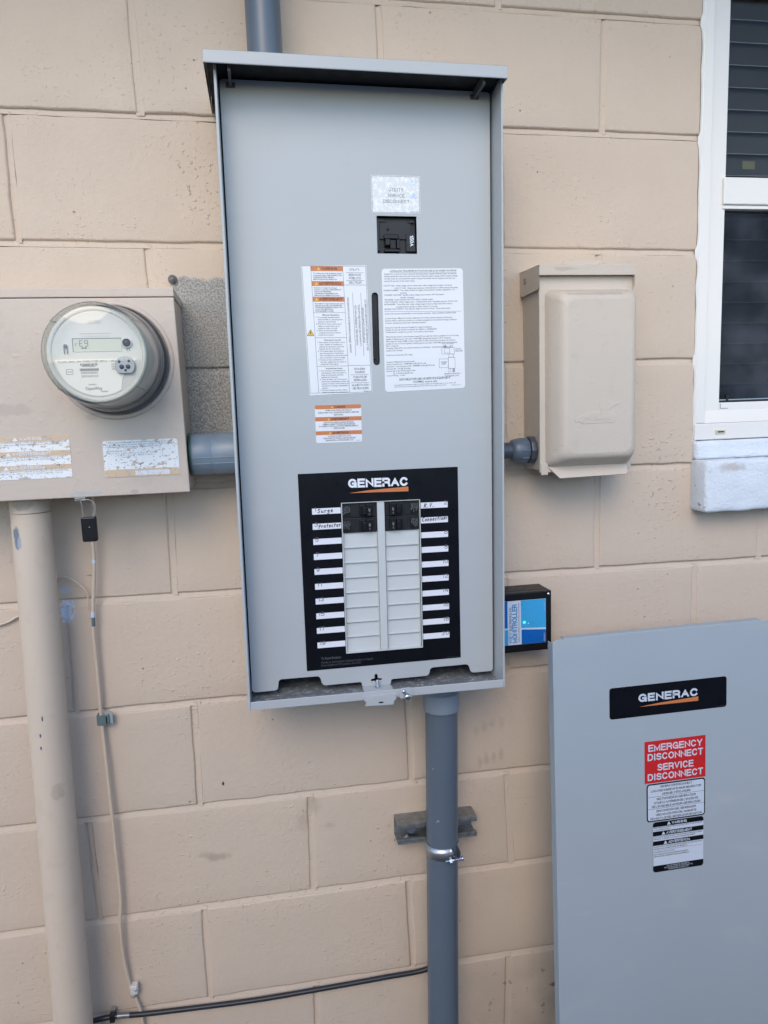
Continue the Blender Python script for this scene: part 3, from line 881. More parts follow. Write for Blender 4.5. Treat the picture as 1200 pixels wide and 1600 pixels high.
# stepped inner frame: a sloping face then a flat stop
inn = MB()
inn.add([(wx0 + 0.0215, -0.002, 1.2935), (wx0 + 0.030, 0.016, 1.318), (wx0 + 0.030, 0.016, wz1 - 0.03), (wx0 + 0.0215, -0.002, wz1 - 0.015)], [(0, 1, 2, 3)])
inn.add([(wx0 + 0.0215, -0.002, 1.2935), (wx1 - 0.0215, -0.002, 1.2935), (wx1 - 0.030, 0.016, 1.318), (wx0 + 0.030, 0.016, 1.318)], [(0, 1, 2, 3)])
inn.add([(wx1 - 0.0215, -0.002, 1.2935), (wx1 - 0.0215, -0.002, wz1 - 0.015), (wx1 - 0.030, 0.016, wz1 - 0.03), (wx1 - 0.030, 0.016, 1.318)], [(0, 1, 2, 3)])
pieces('frame_bevel', inn, 'vinyl_white', win)
obj('frame_stop', frame_ring(wx0 + 0.0295, wx1 - 0.0295, 1.3165, wz1 - 0.02, 0.0365, 0.0165, 0.03, 0.0165, 0.05, 0.0015), 'vinyl_white', win)
mr = obj('meeting_rail', MB().box(1.2695, wx1 - 0.062, 0.010, 0.05, 1.7125, 1.7625, 0.002), 'vinyl_white', win)
obj('rail_lip', MB().box(1.2700, wx1 - 0.063, 0.014, 0.05, 1.7050, 1.7120, 0.001), 'vinyl_white', mr)
obj('glass_pane', MB().box(1.272, wx1 - 0.064, 0.034, 0.038, 1.760, wz1 - 0.04), 'window_glass', win)
obj('glass_pane', MB().box(1.272, wx1 - 0.064, 0.046, 0.050, 1.330, 1.712), 'window_glass', win)
scn = obj('insect_screen', MB().rect(1.279, wx1 - 0.068, 1.3365, 1.704, 0.030), 'insect_screen', win)
m = frame_ring(1.2768, wx1 - 0.066, 1.3335, 1.7045, 0.0022, 0.0062, 0.0026, 0.0275, 0.033, 0.0005)
obj('screen_frame', m, 'black_moulded', scn)
obj('screen_spline', MB().box(1.279, wx1 - 0.068, 0.0264, 0.0276, 1.3372, 1.3392), 'galvanised', scn)
obj('screen_tab', MB().box(1.2985, 1.3035, 0.0255, 0.031, 1.337, 1.3485, 0.0005), 'black_moulded', scn)
obj('latch_cut', MB().line(1.279, 1.3308, 1.279, 1.3215, 0.0008, 0.0160).line(1.279, 1.3215, 1.296, 1.3212, 0.0008, 0.0160), 'black_gap', win)
# blind behind the glass: each slat its own piece
pitch = 0.0415
zs = 1.352
i = 0
while zs < wz1 - 0.03:
    m = MB()
    yb = 0.075
    m.add([(1.262, yb, zs - 0.0225), (2.07, yb, zs - 0.0225), (2.07, yb + 0.010, zs + 0.0225), (1.262, yb + 0.010, zs + 0.0225),
           (1.262, yb + 0.002, zs - 0.0225), (2.07, yb + 0.002, zs - 0.0225), (2.07, yb + 0.012, zs + 0.0225), (1.262, yb + 0.012, zs + 0.0225)],
          [(0, 1, 2, 3), (5, 4, 7, 6), (0, 4, 5, 1), (3, 2, 6, 7), (0, 3, 7, 4), (1, 5, 6, 2)])
    o = obj('blind_slat', m, 'blind_slat', win)
    obj('slat_edge', MB().box(1.262, 2.07, yb - 0.0012, yb - 0.0002, zs - 0.0227, zs - 0.0216), 'blind_edge', o)
    zs += pitch
obj('ladder_cord', MB().tube([(1.302, 0.070, 1.33), (1.302, 0.070, wz1 - 0.02)], 0.0005, 6), 'blind_edge', win)
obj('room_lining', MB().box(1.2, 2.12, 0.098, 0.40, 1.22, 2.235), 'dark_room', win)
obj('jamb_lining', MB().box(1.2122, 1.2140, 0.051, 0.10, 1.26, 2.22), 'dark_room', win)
obj('inside_sticker', MB().box(1.330, 1.3575, 0.0425, 0.0430, 1.7885, 1.8035), 'sticker_yellow', win)
# ragged caulk bead along the jamb
m = MB(); pr = []
ns = 90
for q in range(ns + 1):
    z = 1.258 + (wz1 - 1.258) * q / ns
    w = 0.0022 + 0.0022 * noise.noise(Vector((z * 28, 1, 2)))
    for i in range(6, 11):
        if abs(z - row_z(i, 1.2)) < 0.010: w += 0.0040
    pr += [(wx0 - max(0.0003, w), -0.0004, z), (wx0 - max(0.0001, w) * 0.3, -0.0022, z), (wx0 + 0.003, -0.0040, z)]
m.add(pr, [(q * 3 + k, q * 3 + k + 1, q * 3 + k + 4, q * 3 + k + 3) for q in range(ns) for k in (0, 1)], True)
obj('caulk_bead', m, 'caulk_white', win)

sill = thing('window_sill', 'rough white painted masonry sill under the window', 'sill', (1.66, 0, 1.12))
def rough_box(x0, x1, y0, y1, z0, z1, amp, sd, step=0.012, b=0.006):
    bm = bmesh.new()
    bmesh.ops.create_cube(bm, size=1.0)
    for v in bm.verts:
        v.co = Vector(((x0 + x1) / 2 + v.co.x * (x1 - x0), (y0 + y1) / 2 + v.co.y * (y1 - y0), (z0 + z1) / 2 + v.co.z * (z1 - z0)))
    bmesh.ops.bevel(bm, geom=list(bm.edges), offset=b, segments=2, affect='EDGES', profile=0.5)
    for axis, a, c in ((0, x0, min(x1, x0 + 0.5)), (2, z0, z1)):
        k = a + step
        while k < c - step * 0.5:
            pl = [0, 0, 0]; pl[axis] = k; nn = [0, 0, 0]; nn[axis] = 1
            bmesh.ops.bisect_plane(bm, geom=list(bm.verts) + list(bm.edges) + list(bm.faces), plane_co=pl, plane_no=nn)
            k += step
    for v in bm.verts:
        d = noise.noise_vector(v.co * 55 + Vector((sd, 0, 0))) * amp + noise.noise_vector(v.co * 160) * amp * 0.5
        v.co += d
    m = MB(); m.bm(bm, True)
    return m
obj('sill_slab', rough_box(1.2070, 2.14, -0.050, 0.02, 1.1205, 1.2215, 0.0028, 3), 'sill_shade_white', sill)
obj('sill_bed', rough_box(1.2085, 2.13, -0.012, 0.03, 1.2220, 1.2590, 0.0012, 9), 'sill_shade_white', sill)

# ================================================================== TRANSFER SWITCH
sw = thing('transfer_switch', 'tall grey transfer switch cabinet with open front and breaker panel', 'electrical panel',
           (0.54, 0, 1.345), Matrix.Rotation(math.radians(0.5), 4, 'Y'))
G = 'grey_enclosure_paint'
D = 0.170       # front rim
PY = -0.125     # dead front face
m = MB()
m.box(-0.2185, 0.2187, -0.014, -0.012, -0.485, 0.497)                                   # back
m.box(-0.2185, -0.2145, -D, -0.0122, -0.4850, 0.496, 0.0007)                            # left side, hemmed edge
m.box(0.2157, 0.2187, -D, -0.0122, -0.4850, 0.496, 0.0007)                              # right side
m.box(-0.2143, 0.2155, -D + 0.002, -0.0144, -0.4849, -0.4832)                           # floor
en = obj('enclosure_body', m, G, sw, True)
m = MB().box(-0.2143, 0.2155, -D - 0.0004, -D + 0.0018, -0.4846, -0.4705, 0.0007)
obj('bottom_lip', m, G, sw, True)
obj('enclosure_floor', MB().box(-0.2140, 0.2152, -D + 0.003, -0.016, -0.4830, -0.4826), 'dusty_shaded_grey', sw, True)
# hood
m = MB()
HX0, HX1, HD = -0.2312, 0.2195, 0.190
m.add([(HX0, -0.001, 0.520), (HX1, -0.001, 0.520), (HX1, -HD, 0.5065), (HX0, -HD, 0.5065)], [(0, 3, 2, 1)])
m.box(HX0, HX1, -HD, -HD + 0.0025, 0.4890, 0.5070, 0.0011)
m.add([(HX0, -0.001, 0.495), (HX0, -HD + 0.001, 0.4895), (HX0, -HD + 0.001, 0.5066), (HX0, -0.001, 0.5199)], [(0, 1, 2, 3)])
m.add([(HX1, -0.001, 0.495), (HX1, -HD + 0.001, 0.4895), (HX1, -HD + 0.001, 0.5066), (HX1, -0.001, 0.5199)], [(3, 2, 1, 0)])
hd = obj('hood', m, G, sw, True)
obj('hood_shade_plate', MB().box(-0.2140, 0.2150, -HD + 0.006, -0.016, 0.4990, 0.5030).box(HX0 + 0.003, HX1 - 0.003, -HD + 0.004, -0.016, 0.5032, 0.5045), 'black_gap', hd, True)  # black plates stand in for the deep shade under the hood
for x in (-0.196, 0.186):
    obj('hinge_pin', MB().box(x - 0.0022, x + 0.0022, -HD + 0.012, -0.128, 0.4842, 0.4982, 0.0006).box(x - 0.007, x + 0.007, -0.1275, -0.1262, 0.4835, 0.4905), 'dark_steel', hd, True)
# dead front with its openings
outer = [(-0.2118, -0.4718), (-0.1690, -0.4712), (-0.1672, -0.4525), (-0.0968, -0.4528), (-0.0925, -0.4702), (-0.0246, -0.4698), (-0.0246, -0.4790), (0.0264, -0.4790),
         (0.0264, -0.4696), (0.0945, -0.4690), (0.0972, -0.4548), (0.1668, -0.4543), (0.1716, -0.4708), (0.2118, -0.4708), (0.2118, 0.4960), (-0.2118, 0.4960)]
op_br = rect_pts(-0.0505, 0.0842, -0.4160, -0.1557)
op_mb = rect_pts(0.0224, 0.0882, 0.2450, 0.3036)
op_sl = rrect(0.0108, 0.0222, 0.0685, 0.1848, 0.0056, 6)
key = [(-0.0022, -0.4815 + 0.009), (0.0032, -0.4725), (0.0032, -0.4705), (0.0105, -0.4700), (0.0112, -0.4680), (0.0105, -0.4665), (0.0036, -0.4655), (0.0034, -0.4595), (0.0005, -0.4570), (-0.0024, -0.4595), (-0.0024, -0.4655), (-0.0085, -0.4665), (-0.0092, -0.4685), (-0.0085, -0.4705), (-0.0022, -0.4707)]
m = MB().plate([round_corners(outer, 0.006), op_br, op_mb, op_sl, key], PY, 0.0016, 0.0003)
df = obj('dead_front', m, G, sw, True)
# returned edges of the dead front
m = MB()
m.box(-0.2120, -0.2108, PY + 0.0016, PY + 0.014, -0.462, 0.495); m.box(0.2108, 0.2120, PY + 0.0016, PY + 0.014, -0.462, 0.495)
pieces('plate_return', m, G, df, True)
# latch tab folded forward over the lip
m = MB()
m.box(-0.0246, 0.0264, -0.1700, -0.1252, -0.4806, -0.4790, 0.0005)
m.box(-0.0246, 0.0264, -0.1745, -0.1700, -0.4806, -0.4790)
m.plate([round_corners([(-0.0270, -0.4925), (0.0212, -0.4940), (0.0222, -0.4868), (0.0255, -0.4860), (0.0262, -0.4790), (-0.0285, -0.4790), (-0.0275, -0.4850), (-0.0240, -0.4862)], 0.002)], -0.1765, 0.0016, 0.0002)
lt = obj('latch_tab', m, G, sw, True)
obj('padlock_hole', MB().plate([[(0.0 + 0.0042 * math.cos(a * math.pi / 8), -0.4885 + 0.0014 * math.sin(a * math.pi / 8)) for a in range(16)]], -0.1768, 0.0003), 'black_gap', lt, True)
m = MB()
for k in range(7): m.lathe([(0.0029, 0), (0.0033, 0.001), (0.0029, 0.002)], (0.0010, -0.136, -0.4788 + k * 0.002), 'z', 12)
m.lathe([(0.0001, 0.0155), (0.0027, 0.0145), (0.0030, 0.013)], (0.0010, -0.136, -0.4792), 'z', 12)
m.lathe([(0.0052, 0), (0.0052, 0.0035), (0.0032, 0.0036)], (0.0010, -0.1365, -0.4792), 'z', 6, False)
obj('latch_stud', m, 'bright_steel', sw, True)
m = MB()
m.lathe([(0.0001, -0.0125), (0.0040, -0.0125), (0.0052, -0.0112), (0.0052, -0.0035), (0.0036, -0.003), (0.0036, 0.004)], (0.0440, -D - 0.003, -0.4812), 'y', 20)
m.lathe([(0.0001, -0.004), (0.0030, -0.0035), (0.0030, 0.003)], (0.0395, -D - 0.003, -0.4735), 'y', 12)
obj('thumb_screw', m, 'bright_steel', sw, True)
obj('screw_plate', MB().plate([round_corners([(0.0325, -0.4870), (0.0540, -0.4865), (0.0540, -0.4690), (0.0335, -0.4690)], 0.004)], -D - 0.0024, 0.0014, 0.0003), G, sw, True)
# wires glimpsed at the bottom
for k, (pts, r, mt) in enumerate((([(-0.16, -0.07, -0.468), (-0.10, -0.085, -0.458), (-0.02, -0.10, -0.466), (0.03, -0.10, -0.473), (0.07, -0.095, -0.466), (0.10, -0.08, -0.452)], 0.0035, 'black_cable'),
                                  ([(-0.19, -0.05, -0.462), (-0.05, -0.075, -0.470), (0.04, -0.09, -0.4785), (0.08, -0.08, -0.462), (0.13, -0.05, -0.42)], 0.004, 'black_cable'),
                                  ([(-0.19, -0.04, -0.44), (-0.14, -0.07, -0.449), (-0.118, -0.085, -0.452), (-0.095, -0.08, -0.45)], 0.0014, 'red_wire'),
                                  ([(-0.15, -0.06, -0.44), (-0.12, -0.09, -0.4555), (-0.10, -0.09, -0.4575), (-0.07, -0.08, -0.45)], 0.0013, 'red_wire'))):
    obj('wire', MB().tube(pts, r, 8), mt, sw, True)
crumbs = MB()
for k in range(26):
    x, y = rnd.uniform(0.06, 0.19), rnd.uniform(-0.165, -0.10)
    s_ = rnd.uniform(0.0004, 0.0016)
    crumbs.box(x, x + s_ * rnd.uniform(0.7, 2), y, y + s_, -0.4826, -0.4826 + s_ * 0.7)
obj('debris', crumbs, 'white_plastic', sw, True, 'stuff')

# --- utility label
LY = PY - 0.0004
lab = obj('utility_label', MB().box(0.0152, 0.0944, LY, PY - 0.00005, 0.3074, 0.3648), 'reflective_label', sw, True)
m = MB()
for a in ((0.0164, 0.3086, 0.0932, 0.3086), (0.0164, 0.3636, 0.0932, 0.3636), (0.0164, 0.3086, 0.0164, 0.3636), (0.0932, 0.3086, 0.0932, 0.3636)):
    m.line(*a, 0.0005, LY - 0.0001)
write(m, 'UTILITY', 0.0552, 0.3408, 0.0052, LY - 0.0001, 0.0235, 'c'); write(m, 'SERVICE', 0.0552, 0.3318, 0.0052, LY - 0.0001, 0.0275, 'c'); write(m, 'DISCONNECT', 0.0552, 0.3230, 0.0052, LY - 0.0001, 0.0425, 'c')
write(m, '10000027894', 0.0915, 0.3097, 0.0012, LY - 0.0001, 0.013, 'r')
obj('lettering', m, 'grey_ink', lab, True, 'stuff')

# --- main breaker
bk = obj('main_breaker', MB().box(0.0226, 0.0880, -0.1155, -0.070, 0.2452, 0.3034, 0.001), 'black_moulded', sw, True)
m = MB()
m.box(0.0226, 0.0278, -0.1205, -0.1154, 0.2500, 0.3005, 0.0006); m.box(0.0280, 0.0800, -0.1185, -0.1153, 0.2690, 0.2990, 0.0006)
m.box(0.0265, 0.0380, -0.1205, -0.1184, 0.2955, 0.2988, 0.0004); m.box(0.0745, 0.0850, -0.1205, -0.1184, 0.2945, 0.2980, 0.0004)
pieces('breaker_face', m, 'black_moulded', bk, True)
m = MB()
m.box(0.0345, 0.0590, -0.1245, -0.1154, 0.2678, 0.2760, 0.0016); m.box(0.0345, 0.0600, -0.1240, -0.1154, 0.2480, 0.2530, 0.0012)
m.box(0.0355, 0.0430, -0.1300, -0.1154, 0.2570, 0.2672, 0.0012); m.box(0.0440, 0.0540, -0.1225, -0.1154, 0.2532, 0.2676, 0.0008); m.box(0.0548, 0.0600, -0.1255, -0.1154, 0.2532, 0.2676, 0.0008)
pieces('toggle', m, 'black_plastic', bk, True)
obj('rating_tab', MB().box(0.0712, 0.0862, -0.1215, -0.1154, 0.2495, 0.2780, 0.0006), 'black_moulded', bk, True)
m = MB(); write(m, '150A', 0.0770, 0.2745, 0.0064, -0.1217, 0.0165, 'l', -90, 0.02)
obj('lettering', m, 'white_print', bk, True, 'stuff')
obj('trip_button', MB().lathe([(0.0001, -0.003), (0.0019, -0.003), (0.0019, 0.002)], (0.0415, -0.1175, 0.2845), 'y', 14), 'black_gap', bk, True)

# --- manual handle slot
obj('slot_liner', MB().box(0.006, 0.027, -0.119, -0.117, 0.060, 0.192).box(0.012, 0.0165, -0.1225, -0.119, 0.078, 0.135, 0.001), 'black_plastic', sw, True)

# --- warning triangle helper
def tri(m, cx, z0, w, h, y): m.add([(cx - w / 2, y, z0), (cx + w / 2, y, z0), (cx, y, z0 + h)], [(0, 1, 2)])

# --- tall warning / position label (measured a touch off square)
WL = Matrix.Translation((0, 0, 0))
wl = obj('position_label', MB().add([(-0.0952, LY, 0.0222), (0.0080, LY, 0.0250), (0.0036, LY, 0.2266), (-0.1008, LY, 0.2254), (-0.0952, PY - 0.0001, 0.0222), (0.0080, PY - 0.0001, 0.0250), (0.0036, PY - 0.0001, 0.2266), (-0.1008, PY - 0.0001, 0.2254)],
                                    [(0, 1, 2, 3), (4, 7, 6, 5), (0, 4, 5, 1), (1, 5, 6, 2), (2, 6, 7, 3), (3, 7, 4, 0)]), 'white_label', sw, True)
def sk(x, z):      # skewed label coordinates: x in 0..1, z measured height
    t = (z - 0.022) / 0.204
    xl = -0.0952 + (-0.1008 + 0.0952) * t; xr = 0.0080 + (0.0036 - 0.0080) * t
    return xl + (xr - xl) * x
y1, y2 = LY - 0.00012, LY - 0.00022
om = MB(); ink = MB(); ym = MB()
c0, c1 = 0.145, 0.635
for zt, zb, w, t in ((0.2247, 0.2172, 'WARNING', 0.50), (0.2018, 0.1943, 'ADVERTENCIA', 0.70), (0.1776, 0.1700, 'AVERTISSEMENT', 0.74)):
    om.add([(sk(c0, zb), y1, zb), (sk(c1, zb), y1, zb), (sk(c1, zt), y1, zt), (sk(c0, zt), y1, zt)], [(0, 1, 2, 3)])
    cx = sk((c0 + c1) / 2 + 0.035, zb)
    write(ink, w, cx, zb + 0.0018, 0.0044, y2, 0.050 * t, 'c', 0, 0.015)
    tri(ym, cx - 0.025 * t - 0.0045, zb + 0.0014, 0.0056, 0.0050, y2)
for a, b in (((0.0, 0.0), (1.0, 0.0)),):
    pass
def hl(xa, xb, z, w=0.00045): ink.add([(sk(xa, z), y1, z - w / 2), (sk(xb, z), y1, z - w / 2), (sk(xb, z), y1, z + w / 2), (sk(xa, z), y1, z + w / 2)], [(0, 1, 2, 3)])
def vl(x, za, zb, w=0.00045): ink.add([(sk(x, za) - w / 2, y1, za), (sk(x, za) + w / 2, y1, za), (sk(x, zb) + w / 2, y1, zb), (sk(x, zb) - w / 2, y1, zb)], [(0, 1, 2, 3)])
hl(0.012, 0.988, 0.0258); hl(0.012, 0.988, 0.2251); vl(0.012, 0.0258, 0.2251); vl(0.988, 0.0258, 0.2251)
vl(c0, 0.0258, 0.2251); vl(c1, 0.0258, 0.2251)
for z in (0.1528, 0.1136, 0.0684): hl(c0, c1, z)
hl(c1, 0.988, 0.0690); hl(c1, 0.988, 0.1960)
hl(0.68, 0.955, 0.2150); hl(0.68, 0.955, 0.2030); hl(0.665, 0.955, 0.0540); hl(0.665, 0.955, 0.0412)
txt = [('To reduce the risk of electric shock', 'or personal injury, DISCONNECT ALL', 'SOURCES OF SUPPLY BEFORE', 'SERVICE OR MANUAL OPERATION.'),
       ('Reduzca el riesgo de choque', 'electrico o lesiones. DESCONECTE', 'TODAS LAS FUENTES DE', 'SUMINISTRO ANTES DE EFECTUAR', 'SERVICIO O LA OPERACION MANUAL.'),
       ("Pour reduire le risque d'electrocution ou de", 'blessure corporelle, DECONNECTER', "TOUTES LES SOURCES D'ALIMENTATION", 'AVANT TOUT SERVICE OU', 'FONCTIONNEMENT MANUEL.')]
for (z0, dz), ls in zip(((0.2130, 0.0031), (0.1906, 0.0030), (0.1660, 0.0029)), txt):
    for k, l in enumerate(ls): write(ink, l, sk(c0 + 0.03, z0 - k * dz), z0 - k * dz, 0.0018, y2, min(0.046, len(l) * 0.00135), 'l', 0, 0.012)
blocks_ = [(0.1498, 'Manual Operation', ('1. To manually operate switch,', '   attach handle to operating lever', '   between solenoid coils.', '2. Pull down lever to disconnect', '   utility or push lever up to', '   connect utility to load.', '3. When servicing has been', '   completed, be sure to remove', '   handle from switch.')),
           (0.1105, 'Operacion manual', ('1. Para operar el interruptor con la', '   mano, instale la manija en la', '   palanca de operacion, entre las', '   bobinas de los solenoides.', '2. Tire hacia abajo de la palanca', '   para desconectar el suministro', '   de la red electrica o tire hacia arriba', '   para conectar la red a la carga.', '3. Cuando se haya completado el', '   servicio, asegurese de retirar la', '   manija del interruptor.')),
           (0.0655, 'Fonctionnement manuel', ('1. Pour actionner manuellement le', '   commutateur, fixer la poignee au', '   levier de commande entre les', '   bobines du solenoide.', '2. Tirer le levier vers le bas pour', '   interrompre alimentation secteur ou', '   pousser le levier vers le haut pour', '   connecter la charge a alimentation', '   secteur.', "3. Une fois l'entretien termine, veiller a", '   retirer la poignee du commutateur.'))]
for z0, head, ls in blocks_:
    write(ink, head, sk((c0 + c1) / 2 + 0.02, z0), z0 - 0.0016, 0.0022, y2, 0.027, 'c', 0, 0.012)
    for k, l in enumerate(ls):
        z = z0 - 0.0052 - k * 0.00345
        ind = 0.0028 if l.startswith('   ') else 0.0
        l = l.strip()
        write(ink, l, sk(c0 + 0.03, z) + ind, z, 0.0019, y2, min(0.0445, len(l) * 0.00128), 'l', 0, 0.006)
for t, z, w in (('UTILITY', 0.2182, 0.016), ('SERVICIO', 0.2100, 0.020), ('PÚBLICO', 0.2048, 0.019), ('SECTEUR', 0.1980, 0.020), ('STANDBY', 0.0616, 0.018), ('SOURCE', 0.0564, 0.016), ('FUENTE DE', 0.0486, 0.022), ('RESPALDO', 0.0436, 0.021), ('ALIMENTATION', 0.0358, 0.029), ('DE SECOURS', 0.0305, 0.026)):
    write(ink, t, sk(0.815, z), z, 0.0034, y2, w, 'c')
for t, x, zc, w in (('MANUAL OPERATING HANDLE/SWITCH POSITION', 0.725, 0.133, 0.087), ('POSICIÓN DEL INTERRUPTOR CON', 0.833, 0.133, 0.063), ('LA MANIJA DE OPERACIÓN MANUAL', 0.885, 0.133, 0.066), ('POSITION DU COMMUTATEUR', 0.945, 0.133, 0.055), ('DE LA POIGNÉE DE COMMANDE MANUELLE', 0.995, 0.133, 0.080)):
    xx = sk(x - 0.012, zc)
    write(ink, t, xx, zc - w / 2, 0.0030, y2, w, 'l', 91.3)
vl(0.765, 0.084, 0.184); vl(0.893, 0.084, 0.184)
write(ink, '10000002321 Rev. B', sk(0.985, 0.0268), 0.0268, 0.0011, y2, 0.013, 'r', 0, 0.02)
tri(ym, sk(0.078, 0.118), 0.1170, 0.0110, 0.0095, y1)
tr = MB(); zc = 0.1185
ink.add([(sk(0.078, 0.118) - 0.0006, y2, zc + 0.0058), (sk(0.078, 0.118) + 0.0008, y2, zc + 0.0030), (sk(0.078, 0.118) + 0.0001, y2, zc - 0.0006), (sk(0.078, 0.118) - 0.0009, y2, zc + 0.0026)], [(3, 2, 1, 0)])
for p, q in (((-0.0055, 0.1170), (0.0055, 0.1170)), ((0.0055, 0.1170), (0, 0.1265)), ((0, 0.1265), (-0.0055, 0.1170))):
    cx = sk(0.078, 0.118); ink.line(cx + p[0], p[1], cx + q[0], q[1], 0.0006, y2)
pieces('orange_band', om, 'orange_print', wl, True); pieces('warning_sign', ym, 'yellow_print', wl, True); obj('lettering', ink, 'dark_ink', wl, True, 'stuff')

# --- specification label
spl = obj('specification_label', MB().plate([round_corners([(0.0295, 0.0250), (0.1662, 0.0292), (0.1642, 0.2234), (0.0286, 0.2216)], 0.006)], LY, 0.00035), 'white_label', sw, True)
ink = MB()
rows_ = [(0.2166, 0.0420, 0.1530, 'AUTOMATIC TRANSFER SWITCH FOR USE ON STANDBY SYSTEMS', 0.0027, 0.012)]
z = 0.2122
for l, a, b in (('Suitable for control of motors, electrical discharge lamps, tungsten filament lamps, and electric', 0, .945), ('heating equipment where the sum of the motor full-load ampere ratings and the ampere ratings', 0, .955), ('of other loads do not exceed the ampere rating of the switch and the tungsten load does not', 0, .925), ('exceed 30 percent of the switch rating.', 0, .395), ('', 0, 0),
                ('UTILITY FAIL:  Utility voltage sensor senses when utility voltage level is below a set level', -.01, .875), ('(140-171 VAC).  Engine start sequence is initiated after (2-1500 seconds) time delay.', .13, .965), ('ENGINE WARMUP:  Time delay to allow for engine warmup before transfer, adjustable 5 - 30', -.01, .915), ('seconds.', .20, .29), ('STANDBY VOLTAGE:  Standby output voltage must be above 180 Volts before', -.005, .775), ('transfer is allowed.', .20, .385), ('TRANSFER:  Switch transfers load from utility to standby supply.', -.005, .63), ('UTILITY PICKUP:  Utility voltage sensor.  Voltage pickup level is adjustable between 190-216 VAC.', -.005, .96), ('RETRANSFER:  Time delay after utility voltage supply is above pickup level before load is', -.005, .88), ('transferred from standby to utility. Fixed at 15 seconds.', .145, .69), ('ENGINE COOL DOWN:  Time delay for engine no load cool down.  Fixed at 60 seconds.', -.005, .86), ('-', 0, 0),
                ('System will exercise automatically to ensure proper operation.  Select weekly/bi-weekly/monthly.', -.002, .935), ('', 0, 0), ("Consult Owner's Manual for further explanation of Transfer System operation and features.", -.002, .885), ('Systems shall be tested periodically on a schedule acceptable to the authority having jurisdiction,', -.002, .945), ('to assure maintenance and proper operating condition.', -.002, .535), ('', 0, 0), ('Enclosure is type 3R, rain proof suitable for outdoor installation.', 0, .615), ('Suitable for use with Generac controller No. 0J8371 or 10000025393.', 0, .675), ('TransferSwitch is suitable for use with 1 inch branch circuit breakers.', 0, .635), ('', 0, 0),
                ('When Siemens branch circuit breakers (type QP) are used, this switch is suitable for use on circuits', 0, .965), ('capable of delivering not more than 10,000 RMS symmetrical amperes, 240 V. maximum.', 0, .865), ('When Square D (type HOM) or Eaton* (type BR) 10 kAIC branch circuit breakers, this switch is', 0, .92), ('suitable for use on circuits capable of delivering not more than 10,000 RMS symmetrical amperes,', 0, .945), ('240 V. maximum.', 0, .17), ('*Including GFCI, AFCI, and tandem breakers up to 50 Amps.  Only Siemens breakers are', 0, .86), ('suitable over 50 Amps.', 0, .22), ('', 0, 0), ('Cu/Al wire to be at least 75C rating.', 0, .345), ('', 0, 0), ('', 0, 0),
                ('Conductor Tightening Torque inch pounds:', 0, .375), ('Utility Connection: #1 - 300MCM (Cu/Al) @ 275 in-lbs', 0, .525), ('Generator / Load Connection: #6 - 250MCM (Cu/Al) @ 275 in-lbs', 0, .64), ('Neutral: #6 - 2/0 @ 50 in-lbs', 0, .315), ('Ground: (8) to (6) 14 AWG @ 35 in-lbs', 0, .38), ('(2) 12-10 AWG @ 20 in-lbs', .085, .35), ('Control Wiring - 7 in-lbs', 0, .24)):
    if l == '-':
        ink.line(0.0315, z + 0.0010, 0.1610, z + 0.0014, 0.0004, LY - 0.0001)
    elif l:
        xa = 0.0325 + a * 0.128; xb = 0.0325 + b * 0.128
        rows_.append((z, xa, xb, l, 0.00215, 0.008))
    z -= 0.00368
for z, xa, xb, l, h, bd in rows_:
    write(ink, l, xa, z, h, LY - 0.0001, xb - xa, 'l', 0.9 if z > 0.1 else 1.2, bd)
ink.line(0.0420, 0.2159, 0.1530, 0.2166, 0.0003, LY - 0.0001)
for t, xa, xb, z, h in (('SUITABLE FOR USE AS SERVICE EQUIPMENT', 0.0535, 0.1410, 0.0432, 0.0036), ('NORMAL source only', 0.0775, 0.1180, 0.0392, 0.0033), ('An additional disconnect must be readily available for the alternate source, unless the', 0.0450, 0.1500, 0.0352, 0.0017), ('alternate source is an accessible generator and can be readily shut down.', 0.0450, 0.1340, 0.0322, 0.0017), ('10000025381 Rev. B', 0.1420, 0.1585, 0.0336, 0.0012)):
    write(ink, t, xa, z, h, LY - 0.0001, xb - xa, 'l', 1.3, 0.008)
def bxl(x0, x1, z0, z1, w=0.0004):
    for a in ((x0, z0, x1, z0), (x1, z0, x1, z1), (x1, z1, x0, z1), (x0, z1, x0, z0)): ink.line(*a, w, LY - 0.0001)
write(ink, 'UTILITY SUPPLY', 0.1270, 0.1010, 0.0020, LY - 0.0001, 0.0215, 'l', 1)
bxl(0.1265, 0.1480, 0.0855, 0.0960); bxl(0.1310, 0.1400, 0.0870, 0.0950); bxl(0.1300, 0.1340, 0.0965, 0.0995); bxl(0.1415, 0.1455, 0.0965, 0.0995)
bxl(0.1385, 0.1465, 0.0800, 0.0852); bxl(0.1375, 0.1490, 0.0620, 0.0798); bxl(0.1220, 0.1372, 0.0632, 0.0775); bxl(0.1380, 0.1415, 0.0560, 0.0617); bxl(0.1450, 0.1485, 0.0560, 0.0617)
for k in range(3):
    ink.line(0.1303 + k * 0.0014, 0.0967, 0.1303 + k * 0.0014, 0.0994, 0.0005, LY - 0.0001); ink.line(0.1455 + k * 0.001, 0.0562, 0.1455 + k * 0.001, 0.0612, 0.0005, LY - 0.0001)
for t, x, z, w in (('CIRCUIT', 0.1500, 0.0925, 0.0105), ('BREAKER', 0.1500, 0.0892, 0.0125), ('TRANSFER', 0.1248, 0.0712, 0.0100), ('SWITCH', 0.1262, 0.0682, 0.0070), ('GENERATOR SUPPLY', 0.1305, 0.0520, 0.0285), ('CUSTOMER LOAD', 0.1310, 0.0485, 0.0245)):
    write(ink, t, x, z, 0.0020, LY - 0.0001, w, 'l', 1, 0.01)
obj('lettering', ink, 'dark_ink', spl, True, 'stuff')

